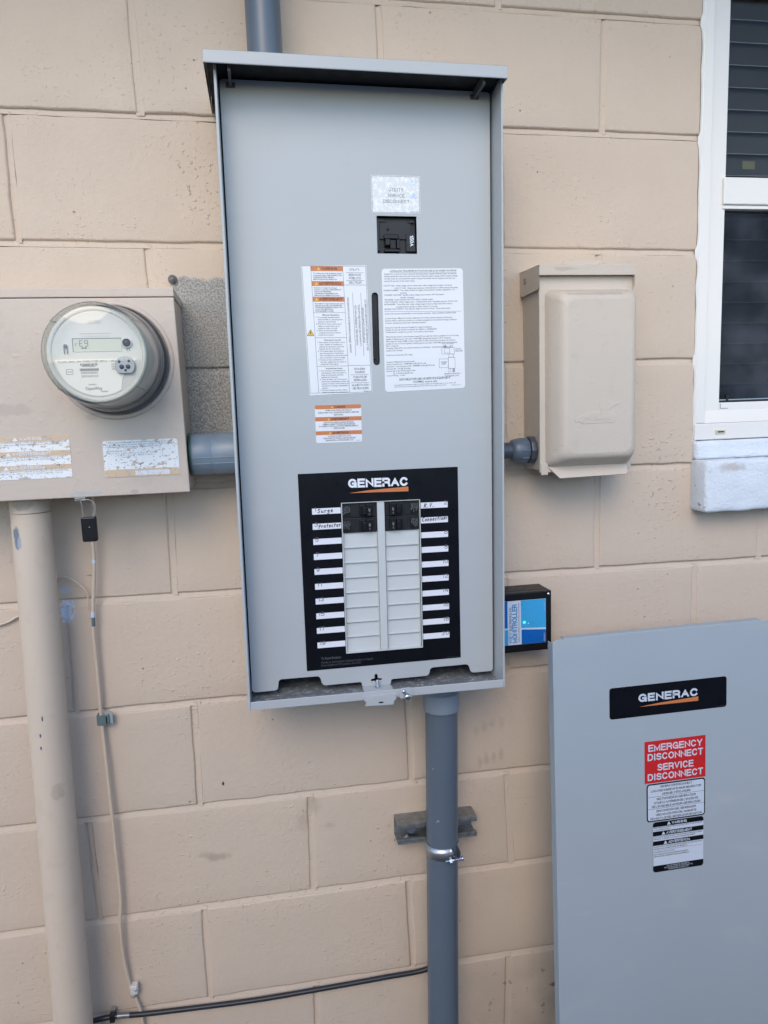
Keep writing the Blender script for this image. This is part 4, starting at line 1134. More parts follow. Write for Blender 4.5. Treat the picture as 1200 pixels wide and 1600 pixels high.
# --- small orange and white warning
sx0, sx1 = -0.0876, -0.0115
smw = obj('small_warning_label', MB().plate([rrect(sx0, sx1, -0.0552, 0.0062, 0.0028)], LY, 0.00035), 'white_label', sw, True)
om = MB(); ink = MB(); ym = MB()
for zt, zb, w, t in ((0.0062, -0.0004, 'WARNING', 0.018), (-0.0131, -0.0199, 'AVERTISSEMENT', 0.030), (-0.0360, -0.0424, 'ADVERTENCIA', 0.027)):
    om.plate([rrect(sx0, sx1, zb, zt, 0.0026 if zt > 0 else 0.0004)], LY - 0.0001, 0.0001)
    write(ink, w, -0.0470, zb + 0.0015, 0.0035, LY - 0.0003, t, 'c', 0, 0.015)
    tri(ym, -0.0470 - t / 2 - 0.0035, zb + 0.0012, 0.0040, 0.0040, LY - 0.0003)
for t, z, w in (('· MORE THAN ONE LIVE CIRCUIT', -0.0037, 0.045), ('· DISCONNECT ALL SOURCES OF SUPPLY BEFORE', -0.0074, 0.068), ('SERVICING', -0.0111, 0.015), ("· PLUS D'UN CIRCUIT SOUS TENSION", -0.0233, 0.050), ('· DEBRANCHER TOUTES LES SOURCES', -0.0264, 0.054), ("D'ALIMENTATION AVANT D'ENTREPRENDRE LE", -0.0295, 0.064), ('· DEPANNAGE', -0.0328, 0.019), ('· MAS DE UN CIRCUITO VIVO', -0.0458, 0.039), ('· DESCONECTE TODAS LAS FUENTES DE', -0.0492, 0.054), ('· SUMINISTRO ANTES DE SERVICIO', -0.0526, 0.047)):
    write(ink, t, -0.0495, z, 0.0023, LY - 0.0002, w, 'c', 0, 0.006)
write(ink, '0G6941 Rev. B', -0.0135, -0.0530, 0.0011, LY - 0.0002, 0.008, 'r')
pieces('orange_band', om, 'orange_print', smw, True); pieces('warning_sign', ym, 'yellow_print', smw, True); obj('lettering', ink, 'dark_ink', smw, True, 'stuff')

# --- black breaker sticker
bx0, bx1 = -0.1192, 0.1522
bs = obj('breaker_sticker', MB().plate([[(-0.1186, -0.4422), (0.1528, -0.4408), (0.1514, -0.1030), (-0.1200, -0.1048)], op_br], LY, 0.00035), 'black_print', sw, True)
def logo(parent, x0, x1, zb, h, y, tilt=0.0, local=True, white='white_print'):
    m = MB(); write(m, 'GENERAC', x0, zb, h, y, x1 - x0, 'l', tilt, 0.036)
    s_ = math.tan(math.radians(tilt))
    obj('brand_lettering', m, white, parent, local, 'stuff')
    w = x1 - x0
    o_ = MB().add([(x0 + 0.0005, y, zb - h * 0.58), (x1 + 0.0008, y, zb - h * 0.62 + s_ * w), (x1 + 0.0008, y, zb - h * 0.08 + s_ * w), (x0 + w * 0.35, y, zb - h * 0.33 + s_ * w * 0.35)], [(0, 1, 2, 3)])
    obj('brand_swoosh', o_, 'orange_print', parent, local)
logo(bs, -0.0370, 0.0640, -0.1312, 0.0150, LY - 0.0003, -0.4)
m = MB(); write(m, 'To Reset Breakers', -0.0935, -0.4240, 0.0042, LY - 0.0002, 0.034, 'l', 0, 0.02)
write(m, 'Handle at mid position indicates breaker is tripped.', -0.0935, -0.4310, 0.0036, LY - 0.0002, 0.090); write(m, 'Move handle to OFF position, then ON.', -0.0935, -0.4362, 0.0036, LY - 0.0002, 0.068)
write(m, '10000027931 Rev. A', 0.1500, -0.4392, 0.0012, LY - 0.0002, 0.022, 'r')
obj('lettering', m, 'faint_ink', bs, True, 'stuff')
num = MB(); pen = MB()
for k in range(10):
    za = -0.1682 - k * 0.02556
    st = obj('circuit_strip', MB().box(-0.0990, -0.0512, LY - 0.0002, LY - 0.00002, za - 0.0050, za + 0.0050), 'white_strip', bs, True)
    write(num, str(2 * k + 1), -0.0968 + 0.001, za + 0.0002, 0.0072, LY - 0.0004, None, 'l', 0, 0.0)
    zb_ = -0.1668 - k * 0.02562
    obj('circuit_strip', MB().box(0.0855, 0.1328, LY - 0.0002, LY - 0.00002, zb_ - 0.0050, zb_ + 0.0050), 'white_strip', bs, True)
    write(num, str(2 * k + 2), 0.1318, zb_ + 0.0002, 0.0072, LY - 0.0004, None, 'r', 0, 0.0)
obj('circuit_numbers', num, 'number_ink', bs, True, 'stuff')
for t, x, z, w, sh in (('Surge', -0.0905, -0.1714, 0.0260, 0.15), ('Protector', -0.0895, -0.1968, 0.0370, 0.18), ('R.V.', 0.0905, -0.1708, 0.0175, 0.2), ('Connection', 0.0870, -0.1945, 0.0410, 0.22)):
    write(pen, t, x, z, 0.0072, LY - 0.0006, w, 'l', 2.0, -0.004, sh)
obj('handwriting', pen, 'pen_ink', bs, True, 'stuff')

# --- breaker bay: frame, centre rib, breakers, blanks
m = MB()
m.box(-0.0505, -0.0490, -0.1285, -0.110, -0.4160, -0.1557, 0.0003); m.box(0.0830, 0.0842, -0.1285, -0.110, -0.4160, -0.1557, 0.0003)
m.box(-0.0488, 0.0828, -0.1285, -0.110, -0.4160, -0.4148, 0.0003); m.box(-0.0488, 0.0828, -0.1285, -0.110, -0.1566, -0.1557, 0.0003)
m.box(0.0102, 0.0226, -0.1272, -0.110, -0.4146, -0.1568, 0.0005)
m.box(-0.0488, 0.0828, -0.1115, -0.110, -0.4146, -0.1568)
obj('breaker_bay', m, 'blank_plastic', sw, True)
blank = MB()
blank.add([(-0.0290, -0.1222, -0.0127), (0.0290, -0.1222, -0.0127), (0.0290, -0.1206, 0.0127), (-0.0290, -0.1206, 0.0127)], [(0, 1, 2, 3)])
blank.box(-0.0290, 0.0290, -0.1245, -0.1180, -0.0129, -0.0112, 0.0004)
blank.box(-0.0292, -0.0278, -0.1238, -0.1180, -0.0110, 0.0128, 0.0003); blank.box(0.0278, 0.0292, -0.1238, -0.1180, -0.0110, 0.0128, 0.0003)
first = None
for k in range(8):
    for cx in (-0.0194, 0.0528):
        if first is None:
            first = obj('blank_filler', blank, 'blank_plastic', sw, True); o = first
        else:
            o = first.copy(); COL.objects.link(o)
        o.location = (cx, 0, -0.2206 - k * 0.0259)
def breaker(cx, flip):
    z1_ = -0.1570; z0_ = -0.2076
    s_ = -1 if flip else 1
    b = obj('circuit_breaker', MB().box(cx - 0.0292, cx + 0.0292, -0.1240, -0.112, z0_, z1_ - 0.0256, 0.0008).box(cx - 0.0292, cx + 0.0292, -0.1240, -0.112, z1_ - 0.0250, z1_, 0.0008), 'black_moulded', sw, True)
    m = MB(); lm = MB(); wm = MB()
    for zc_ in (z1_ - 0.0128, z0_ + 0.0126):
        xa = cx + s_ * 0.0055; 
        m.box(min(xa - s_ * 0.005, xa + s_ * 0.005), max(xa - s_ * 0.005, xa + s_ * 0.005), -0.1290, -0.1238, zc_ - 0.0090, zc_ + 0.0090, 0.0009)
        m.box(cx + s_ * 0.0075 - 0.0035, cx + s_ * 0.0075 + 0.0035, -0.1352, -0.1288, zc_ - 0.0066, zc_ + 0.0060, 0.0009)
        xt = cx + s_ * 0.0165
        m.box(xt - 0.0055, xt + 0.0055, -0.1310, -0.1238, zc_ - 0.0100, zc_ + 0.0100, 0.0008)
        write(wm, '30' if flip else '20', xt - 0.0015, zc_ + 0.0030, 0.0028, -0.1313, 0.0050, 'l', -90, 0.02)
        write(wm, 'ON', xt - 0.001, zc_ - 0.0045, 0.0018, -0.1313, 0.0035, 'l', -90)
        xl = cx - s_ * 0.0215
        lm.box(xl - 0.0075, xl + 0.0070, -0.1246, -0.1240, zc_ - 0.0098, zc_ + 0.0088)
        for q in range(6):
            write(wm, rnd.choice(('120/240V', 'TYPE QP', '14-8 CU', 'HACR', '10 kA', 'SWD 40C')), xl - 0.0060 + q * 0.0021, zc_ + 0.0075, 0.0013, -0.1249, rnd.uniform(0.008, 0.0150), 'l', -90)
    pieces('toggle', m, 'black_plastic', b, True); pieces('rating_label', lm, 'black_plastic', b, True); obj('lettering', wm, 'label_grey', b, True, 'stuff')
breaker(-0.0200, False); breaker(0.0532, True)

# ================================================================== METER BOX
mbx = thing('meter_box', 'beige painted meter socket box holding the round meter', 'meter box', (0.05, 0, 1.2213))
T_ = 'meter_box_paint'
def tilted_box(x0b, x1b, x0t, x1t, y0, y1, z0, z1, b):
    bm = bmesh.new(); bmesh.ops.create_cube(bm, size=1.0)
    for v in bm.verts:
        top = v.co.z > 0
        xl, xr = (x0t, x1t) if top else (x0b, x1b)
        v.co = Vector((xr if v.co.x > 0 else xl, y1 if v.co.y > 0 else y0, z1 if top else z0))
    bmesh.ops.bevel(bm, geom=list(bm.edges), offset=b, segments=3, affect='EDGES', profile=0.5)
    return MB().bm(bm)
obj('box_body', tilted_box(-0.155, 0.2440, -0.155, 0.2405, -0.116, -0.004, 1.2225, 1.5262, 0.002), T_, mbx)
obj('front_cover', tilted_box(-0.157, 0.2455, -0.157, 0.2422, -0.1205, -0.1165, 1.2205, 1.5252, 0.0018), T_, mbx)
obj('top_cap', MB().box(-0.158, 0.2425, -0.1212, -0.003, 1.5262, 1.5392, 0.0012), T_, mbx)
MC = (0.1458, -0.1205, 1.4303)
obj('meter_flange', MB().lathe([(0.0905, 0.0), (0.0900, -0.0022), (0.0885, -0.0036), (0.0845, -0.0040), (0.0830, -0.0030), (0.0825, 0.0005)], MC, 'y', 96), T_, mbx)
hp = MB().box(0.0690, 0.0860, -0.118, -0.1165 + 0.03, 1.2175, 1.2205, 0.0005).box(0.0690, 0.0850, -0.1225, -0.117, 1.2150, 1.2205, 0.0005)
obj('seal_hasp', hp, 'weathered_zinc', mbx)
# left sticker, painted over and scraped
def sticker(name, x0, x1, z0, z1, rows, yb=-0.1210):
    s_ = obj(name, MB().plate([rrect(x0, x1, z0, z1, 0.004)], yb - 0.0002, 0.0003), 'peeled_white', mbx)
    bm_ = MB(); wm = MB(); im = MB()
    for kind, a, b, t in rows:
        if kind == 'band':
            bm_.plate([rrect(x0 + 0.0003, x1 - 0.0003, a, b, 0.0035 if (b > z1 - 0.003 or a < z0 + 0.003) else 0.0004)], yb - 0.0004, 0.0002)
            if t: write(wm, t[0], t[1], a + 0.0018, (b - a) * 0.62, yb - 0.0007, t[2], 'c', 0, 0.02); 
            if t and t[3]: tri(wm, t[1] - t[2] / 2 - 0.006, a + 0.0012, 0.008, (b - a) * 0.75, yb - 0.0007)
        else:
            for q, l in enumerate(t): write(im, l[0], l[1], b - 0.0024 - q * 0.0034, 0.0020, yb - 0.0004, l[2], 'l', 0, 0.004)
    pieces('tan_band', bm_, 'peeled_tan', s_)
    if wm.v: obj('white_lettering', wm, 'white_print', s_, False, 'stuff')
    if im.v: obj('lettering', im, 'grey_ink', s_, False, 'stuff')
sticker('warning_sticker', -0.100, 0.0694, 1.2532, 1.3190,
        [('band', 1.3110, 1.3190, ('WARNING', 0.013, 0.032, True)), ('text', 1.297, 1.3110, (('CONTACT WITH ELECTRICAL CONDUCTORS CAN CAUSE DEATH OR SERIOUS', -0.095, 0.160), ('INJURY. DO NOT REMOVE COVER OR METER UNLESS AUTHORIZED', -0.095, 0.152), ('PERSONNEL ONLY.', -0.095, 0.06))),
         ('band', 1.2880, 1.2962, ('AVERTISSEMENT', 0.013, 0.056, True)), ('text', 1.276, 1.2880, (('UN CONTACT AVEC LES CONDUCTEURS PEUT CAUSER LA MORT', -0.095, 0.158), ('NE PAS RETIRER LE COUVERCLE SANS AUTORISATION', -0.095, 0.15))),
         ('band', 1.2668, 1.2745, ('ADVERTENCIA', 0.005, 0.050, True)), ('text', 1.254, 1.2665, (('EL CONTACTO CON CONDUCTORES PUEDE CAUSAR LA MUERTE', -0.095, 0.158), ('NO QUITE LA CUBIERTA SIN AUTORIZACION', -0.095, 0.15)))])
sticker('instruction_sticker', 0.1176, 0.2318, 1.2498, 1.3074,
        [('band', 1.2498, 1.2618, ('TO AVOID INJURY KEEP CLOSED', 0.190, 0.052, False)), ('text', 1.262, 1.3055, (('This product is equipped with STANDARD DUTY terminals for use', 0.126, 0.095), ('Ce produit est equipe de bornes TEN DE CONDUCTEUR A SERVICE', 0.122, 0.105), ('Conductores de cobre o aluminio 75 C', 0.122, 0.085), ('', 0, 0), ('TORQUE LB-IN', 0.122, 0.030), ('CU-AL  250 MCM  6 AWG  275', 0.126, 0.070), ('LINE - LOAD - NEUTRAL', 0.135, 0.060)))])

# ------------------------------------------------------------------ meter
mt = thing('electric_meter', 'round glass electricity meter with digital display', 'electricity meter', MC)
obj('meter_base', MB().lathe([(0.0815, -0.002), (0.0820, -0.012), (0.0812, -0.024), (0.0780, -0.026), (0.0775, -0.030), (0.0700, -0.031)], MC, 'y', 96), 'meter_dark_ring', mt)
obj('inner_housing', MB().lathe([(0.0700, -0.020), (0.0690, -0.060), (0.0640, -0.106), (0.0590, -0.110)], MC, 'y', 96), 'meter_housing', mt)
dome = MB().lathe([(0.0792, -0.0265), (0.0788, -0.034), (0.0768, -0.044), (0.0752, -0.050), (0.0748, -0.060), (0.0722, -0.100), (0.0706, -0.122), (0.0690, -0.1295), (0.0665, -0.1335)], MC, 'y', 96)
dm = obj('glass_cover', dome, 'meter_glass', mt)
obj('glass_front', MB().lathe([(0.0632, -0.1318), (0.0600, -0.1330), (0.0001, -0.1335)], MC, 'y', 96), 'meter_glass', dm)
obj('glass_rim', MB().lathe([(0.0700, -0.126), (0.0692, -0.1315), (0.0675, -0.1350), (0.0650, -0.1356), (0.0632, -0.1340), (0.0628, -0.128)], MC, 'y', 96), 'meter_rim_glass', dm)
obj('glass_band', MB().lathe([(0.0772, -0.044), (0.0778, -0.048), (0.0764, -0.053)], MC, 'y', 96), 'meter_rim_glass', dm)
m = MB()
for a in (40, 140, 222, 318):
    c_, s_ = math.cos(math.radians(a)), math.sin(math.radians(a))
    m.tube([(MC[0] + c_ * 0.0693, MC[1] - 0.132, MC[2] + s_ * 0.0693), (MC[0] + c_ * 0.0735, MC[1] - 0.085, MC[2] + s_ * 0.0735)], 0.0011, 6)
pieces('glass_rib', m, 'meter_rim_glass', dm)
FY = MC[1] - 0.1125
fx, fz = 0.1452, 1.4302
face = obj('face_plate', MB().lathe([(0.0620, 0.004), (0.0620, 0.0), (0.0575, -0.0012), (0.0001, -0.0012)], (fx, FY, fz), 'y', 96), 'meter_grey', mt)
obj('bezel_ring', MB().lathe([(0.0660, 0.006), (0.0660, -0.001), (0.0640, -0.0026), (0.0605, -0.0022), (0.0590, -0.0005)], (fx, FY, fz), 'y', 96), 'meter_plate', mt)
pts = []
for k in range(0, 41):
    a = math.radians(186 + (300 - 186) * k / 40)
    pts.append((fx + 0.0568 * math.cos(a), fz + 0.0568 * math.sin(a)))
pts += [(fx + 0.031, fz - 0.0345), (fx + 0.036, fz - 0.024), (fx + 0.047, fz - 0.0145), (fx + 0.052, fz - 0.0065)]
pts = [p for p in pts if p[1] < fz - 0.0060]
pts = [(fx - 0.0565, fz - 0.0062)] + pts
lab = obj('name_plate', MB().plate([pts], FY - 0.0018, 0.0004), 'cream_plate', mt)
yy = FY - 0.0020
m = MB()
write(m, 'CL200 240V 3W TYPE C1SR 30TA 1.0Kh', fx - 0.0525, fz - 0.0106, 0.0026, yy, 0.077, 'l')
write(m, '*3689267*', fx - 0.0120, fz - 0.0166, 0.0045, yy, 0.0225, 'c', 0, 0.01)
for k in range(24):
    x = fx - 0.0245 + k * 0.00105
    m.rect(x, x + (0.0007 if k % 3 else 0.00045), fz - 0.0225, fz - 0.0188, yy)
write(m, 'DUKE ENERGY', fx - 0.0120, fz - 0.0262, 0.0026, yy, 0.0225, 'c'); write(m, '325 535 523', fx - 0.0120, fz - 0.0308, 0.0026, yy, 0.0225, 'c')
for a in ((-0.0425, -0.0195, -0.0340, -0.0195), (-0.0340, -0.0195, -0.0340, -0.0265), (-0.0340, -0.0265, -0.0425, -0.0265), (-0.0425, -0.0265, -0.0425, -0.0195)):
    m.line(fx + a[0], fz + a[1], fx + a[2], fz + a[3], 0.0004, yy)
write(m, 'ANSI', fx - 0.0382, fz - 0.0240, 0.0020, yy, 0.006, 'c')
for k, t in enumerate(('FM 2S', 'PK55', '60Hz')): write(m, t, fx + 0.018, fz - 0.0150 - k * 0.0032, 0.0020, yy, 0.007)
write(m, 'CENTRON', fx - 0.0095, fz - 0.0420, 0.0018, yy, 0.010, 'c'); write(m, 'OpenWay', fx - 0.0080, fz - 0.0485, 0.0042, yy, 0.0220, 'c'); write(m, 'by Itron', fx + 0.0020, fz - 0.0517, 0.0020, yy, 0.0085, 'l', 0, 0.02)
obj('lettering', m, 'grey_ink', lab, False, 'stuff')
m = MB(); write(m, 'CENTRON', fx, fz + 0.0415, 0.0048, FY - 0.0014, 0.017, 'c')
m.rect(fx - 0.0205, fx + 0.0205, fz + 0.0280, fz + 0.0290, FY - 0.0014)
write(m, 'WATTHOUR METER  CL 200', fx, fz + 0.0238, 0.0017, FY - 0.0014, 0.036, 'c')
obj('plate_print', m, 'meter_housing', face, False, 'stuff')
dp = obj('display', MB().box(fx - 0.0305, fx + 0.0335, FY - 0.0020, FY - 0.0010, fz + 0.0040, fz + 0.0215), 'lcd', mt)
m = MB()
m.line(fx - 0.0310, fz + 0.0218, fx + 0.0340, fz + 0.0218, 0.0010, FY - 0.0022); m.line(fx - 0.0308, fz + 0.0218, fx - 0.0308, fz + 0.0040, 0.0010, FY - 0.0022)
sg = FY - 0.0023
x = fx - 0.0275; zb = fz + 0.0115
m.line(x, zb, x, zb + 0.003, 0.0007, sg); m.line(x, zb + 0.0035, x + 0.003, zb + 0.0035, 0.0007, sg)
x += 0.0058
for a in ((0, 0, 0, 0.0075), (0, 0.0075, 0.004, 0.0075), (0, 0.0037, 0.0036, 0.0037), (0, 0, 0.004, 0)): m.line(x + a[0], zb + a[1], x + a[2], zb + a[3], 0.0008, sg)
x += 0.0068
for a in ((0, 0.0037, 0, 0.0075), (0, 0.0075, 0.004, 0.0075), (0.004, 0, 0.004, 0.0075), (0, 0.0037, 0.004, 0.0037), (0, 0, 0.004, 0)): m.line(x + a[0], zb + a[1], x + a[2], zb + a[3], 0.0008, sg)
m.rect(fx - 0.0195, fx - 0.0165, zb - 0.0035, zb - 0.0015, sg); m.rect(fx - 0.0158, fx - 0.0128, zb - 0.0035, zb - 0.0015, sg)
obj('display_digits', m, 'grey_ink', dp, False, 'stuff')
obj('reset_button', MB().lathe([(0.0072, 0.0), (0.0072, -0.004), (0.0060, -0.0052), (0.0056, -0.0048)], (fx + 0.0410, FY, fz + 0.0150), 'y', 32), 'meter_plate', mt)
obj('button_core', MB().lathe([(0.0056, -0.0046), (0.0050, -0.0062), (0.0001, -0.0066)], (fx + 0.0410, FY, fz + 0.0150), 'y', 32), 'black_plastic', mt)
m = MB()
for sx in (-0.0014, 0.0016): m.line(fx + 0.042 + sx, fz + 0.0080, fx + 0.042 + sx, fz + 0.0035, 0.0007, FY - 0.0015)
pieces('button_mark', m, 'grey_ink', face)
opx, opz = fx + 0.0365, fz - 0.0165
op = [(opx + 0.0128 * math.cos(math.radians(a)), opz + 0.0128 * math.sin(math.radians(a))) for a in range(-50, 231, 10)]
o = obj('optical_port', MB().plate([op], FY - 0.0065, 0.006, 0.0008), 'port_grey', mt)
m = MB()
for dx, dz, r in ((-0.0042, -0.0015, 0.0031), (0.0042, -0.0015, 0.0031), (0.0005, -0.0062, 0.0018), (-0.0070, 0.0060, 0.0018), (0.0058, 0.0066, 0.0018)):
    m.lathe([(0.0001, -0.0004), (r, -0.0004), (r, 0.001)], (opx + dx, FY - 0.0066, opz + dz), 'y', 16)
pieces('port_lens', m, 'meter_dark_ring', o)
m = MB().tube([(fx - 0.0425, FY - 0.003, fz + 0.0015), (fx - 0.0425, FY - 0.003, fz + 0.010), (fx - 0.0405, FY - 0.003, fz + 0.0135), (fx - 0.0385, FY - 0.003, fz + 0.010), (fx - 0.0385, FY - 0.003, fz + 0.0015)], 0.0006, 6)
m.lathe([(0.0001, -0.003), (0.0024, -0.003), (0.0024, 0.0)], (fx - 0.0405, FY - 0.001, fz + 0.0122), 'y', 16)
obj('wire_hook', m, 'grey_ink', mt)

# ------------------------------------------------------------------ seal hanging from the hasp
sl_ = thing('meter_seal', 'small black tag seal hanging on thin wire under meter box', 'seal', (0.083, -0.119, 1.150))
obj('tag_body', MB().plate([rrect(0.0768, 0.0972, 1.1508, 1.1880, 0.0022)], -0.1245, 0.0085, 0.0012), 'black_plastic', sl_)
obj('seal_wire', MB().tube([(0.0795, -0.1200, 1.1875), (0.0785, -0.121, 1.198), (0.0795, -0.122, 1.208), (0.0775, -0.122, 1.2155), (0.0800, -0.1225, 1.2170), (0.0890, -0.1215, 1.2168), (0.0955, -0.121, 1.2140), (0.0988, -0.121, 1.205), (0.0975, -0.1205, 1.196), (0.0935, -0.120, 1.1875)], 0.00055, 6), 'bare_wire', sl_)
obj('tag_mark', MB().add([(0.0866, -0.1248, 1.1735), (0.0888, -0.1248, 1.1722), (0.0880, -0.1248, 1.1742)], [(0, 1, 2)]), 'weep_plastic', sl_)
obj('tag_edge', MB().box(0.0780, 0.0960, -0.1252, -0.1243, 1.1872, 1.1880), 'grey_ink', sl_)

# ================================================================== CONDUITS
rp = thing('service_pipe', 'thick tan painted conduit rising into the meter box', 'pipe', (-0.038, -0.06, 0))
ax = lambda z: -0.0158 - (1.2 - z) * 0.0190
pr = []
obj('pipe_body', MB().tube([(ax(z), -0.06, z) for z in (0.0, 0.3, 0.6, 0.9, 1.195)], 0.0315, 40, radii=[0.0325, 0.0322, 0.0318, 0.0312, 0.0308]), 'pipe_paint', rp)
m = MB()
prof = []
for k in range(9): prof += [(0.0318, k * 0.0026), (0.0302, k * 0.0026 + 0.0013)]
m.lathe(prof, (ax(1.21), -0.06, 1.196), 'z', 40)
obj('pipe_thread', m, 'pipe_paint', rp)

cp = thing('conduit_coupling', 'short fat grey plastic coupling between meter box and tall cabinet', 'conduit', (0.282, -0.07, 1.278))
obj('coupling_body', MB().lathe([(0.0300, 0.0), (0.0340, 0.0005), (0.0345, 0.002), (0.0345, 0.0320), (0.0341, 0.0328), (0.0341, 0.0336), (0.0345, 0.0344), (0.0345, 0.0700)], (0.2490, -0.07, 1.2782), 'x', 64), 'grey_pvc_light', cp)
m = MB()
for a in (188, 205):
    c_, s_ = math.cos(math.radians(a)), math.sin(math.radians(a))
    for (xa, xb) in ((0.2510, 0.2805), (0.2838, 0.3180)):
        m.box(xa, xb, -0.07 + c_ * 0.0348 - 0.0006, -0.07 + c_ * 0.0348 + 0.0014, 1.2782 + s_ * 0.0348 - 0.0009, 1.2782 + s_ * 0.0348 + 0.0009, 0.0004)
for xc in (0.2822,):
    m.box(xc - 0.0012, xc + 0.0012, -0.0705, -0.0695, 1.2782 + 0.0342, 1.2782 + 0.0357); m.box(xc - 0.0012, xc + 0.0012, -0.0705, -0.0695, 1.2782 - 0.0357, 1.2782 - 0.0342)
pieces('mould_rib', m, 'grey_pvc_light', cp)
obj('lock_ring', MB().lathe([(0.0300, -0.0012), (0.0358, -0.0010), (0.0358, 0.0012), (0.030, 0.0014)], (0.2470, -0.07, 1.2782), 'x', 48), 'grey_pvc_dark', cp)
obj('gasket', MB().lathe([(0.0300, -0.0004), (0.0352, -0.0003), (0.0352, 0.0008), (0.030, 0.001)], (0.2487, -0.07, 1.2782), 'x', 48), 'green_gasket', cp)

tp = thing('riser_conduit', 'dark grey plastic pipe rising from top of tall cabinet', 'conduit', (0.404, -0.071, 1.85))
obj('pipe_body', MB().tube([(0.4045, -0.071, 1.857), (0.4045, -0.071, 2.15), (0.4052, -0.071, 2.44)], 0.0278, 48), 'grey_pvc', tp)
obj('hub', MB().lathe([(0.0310, -0.006), (0.0312, 0.024), (0.0300, 0.0275), (0.0278, 0.0280)], (0.4045, -0.071, 1.862), 'z', 48), 'pvc_hub', tp)

dp_ = thing('drop_conduit', 'dark grey plastic pipe running down from bottom of tall cabinet', 'conduit', (0.648, -0.071, 0.0))
cx_ = lambda z: 0.6648 - (0.80 - z) * 0.0185
obj('pipe_body', MB().tube([(cx_(z), -0.071, z) for z in (0.0, 0.2, 0.4, 0.6, 0.83)], 0.0302, 48), 'grey_pvc', dp_)
obj('hub', MB().lathe([(0.0302, -0.0005), (0.0335, 0.0), (0.0338, 0.003), (0.0338, 0.032), (0.0330, 0.036), (0.0355, 0.0365), (0.0355, 0.070)], (cx_(0.815), -0.071, 0.7875), 'z', 48), 'pvc_hub', dp_)
m = MB(); 
for a in ((0.6425, 0.5795, 0.6450, 0.5835), (0.6450, 0.5835, 0.6475, 0.5800), (0.6465, 0.5830, 0.6485, 0.5832), (0.6385, 0.685, 0.6388, 0.688)):
    m.line(*a, 0.0007, -0.1006)
pieces('scratch', m, 'white_plastic', dp_)

stt = thing('strut_channel', 'short galvanised slotted steel channel bolted to wall behind the pipe', 'bracket', (0.658, 0, 0.525), Matrix.Rotation(math.radians(1.1), 4, 'Y'))
def ubox(x0, x1):
    m = MB()
    a = 0.0206
    m.box(x0, x1, -0.0030, -0.0006, -a, a, 0.0004)
    m.box(x0, x1, -0.0410, -0.0032, a - 0.0025, a, 0.0006); m.box(x0, x1, -0.0410, -0.0032, -a, -a + 0.0025, 0.0006)
    m.box(x0, x1, -0.0412, -0.0388, a - 0.0095, a - 0.0027, 0.0006); m.box(x0, x1, -0.0412, -0.0388, -a + 0.0027, -a + 0.0095, 0.0006)
    m.box(x0, x1, -0.0386, -0.0330, a - 0.0095, a - 0.0075, 0.0004); m.box(x0, x1, -0.0386, -0.0330, -a + 0.0075, -a + 0.0095, 0.0004)
    return m
obj('channel_body', ubox(-0.0790, 0.0800), 'weathered_zinc', stt, True)
m = MB()
m.lathe([(0.0001, -0.009), (0.0065, -0.0085), (0.0068, -0.003), (0.0110, -0.0028), (0.0110, 0.0)], (-0.052, -0.0032, 0.0), 'y', 20)
obj('anchor_bolt', m, 'galvanised', stt, True)
obj('channel_nut', MB().add([(-0.066, -0.0335, 0.0095), (-0.036, -0.0335, 0.0098), (-0.047, -0.0325, -0.004), (-0.054, -0.0325, -0.004)], [(3, 2, 1, 0)]).box(-0.070, -0.034, -0.0330, -0.012, -0.0178, -0.0168, 0.0003), 'bright_steel', stt, True)
cl = thing('pipe_clamp', 'shiny steel strap clamp round the pipe in front of the steel channel', 'clamp', (cx_(0.515), -0.071, 0.513))
m = MB()
prof = [(0.0306, -0.0115), (0.0322, -0.0118), (0.0322, 0.0118), (0.0306, 0.0115)]
# open band: sweep all round except a gap at the front right
n = 60; vs = []; 
gap0, gap1 = math.radians(-72), math.radians(-42)
for k in range(n + 1):
    a = gap1 + (2 * math.pi + gap0 - gap1) * k / n
    for r, z in prof: vs.append((cx_(0.515) + r * math.cos(a), -0.071 + r * math.sin(a), 0.513 + z))
fs = [(k * 4 + j, k * 4 + (j + 1) % 4, (k + 1) * 4 + (j + 1) % 4, (k + 1) * 4 + j) for k in range(n) for j in range(4)]
m.add(vs, fs, True)
obj('band', m, 'galvanised', cl)
for a in (gap0, gap1):
    c_, s_ = math.cos(a), math.sin(a)
    cx0 = cx_(0.515)
    m = MB()
    p0 = Vector((cx0 + c_ * 0.0314, -0.071 + s_ * 0.0314, 0.513)); p1 = Vector((p0.x + (0.003 if a == gap0 else 0.002), p0.y - 0.016, 0.511))
    t = Vector((0.0008, 0, 0))
    m.add([p0 - t + Vector((0, 0, -0.0118)), p0 - t + Vector((0, 0, 0.0118)), p1 - t + Vector((0, 0, 0.0080)), p1 - t + Vector((0, 0, -0.0105)),
           p0 + t + Vector((0, 0, -0.0118)), p0 + t + Vector((0, 0, 0.0118)), p1 + t + Vector((0, 0, 0.0080)), p1 + t + Vector((0, 0, -0.0105))],
          [(0, 1, 2, 3), (7, 6, 5, 4), (0, 4, 5, 1), (1, 5, 6, 2), (2, 6, 7, 3), (3, 7, 4, 0)])
    obj('ear', m, 'bright_steel', cl)
bxm = cx_(0.515) + 0.0314 * math.cos(gap0)
m = MB().tube([(bxm - 0.014, -0.1115, 0.5065), (bxm + 0.022, -0.1085, 0.5065)], 0.0022, 10)
m.lathe([(0.0001, 0), (0.0058, 0), (0.0058, 0.0045), (0.0001, 0.0046)], (bxm - 0.0062, -0.1108, 0.5065), 'x', 6, False)
m.lathe([(0.0001, 0), (0.0044, 0), (0.0048, 0.001), (0.0044, 0.003), (0.0001, 0.0034)], (bxm + 0.0180, -0.1085, 0.5065), 'x', 14)
obj('clamp_bolt', m, 'bright_steel', cl)

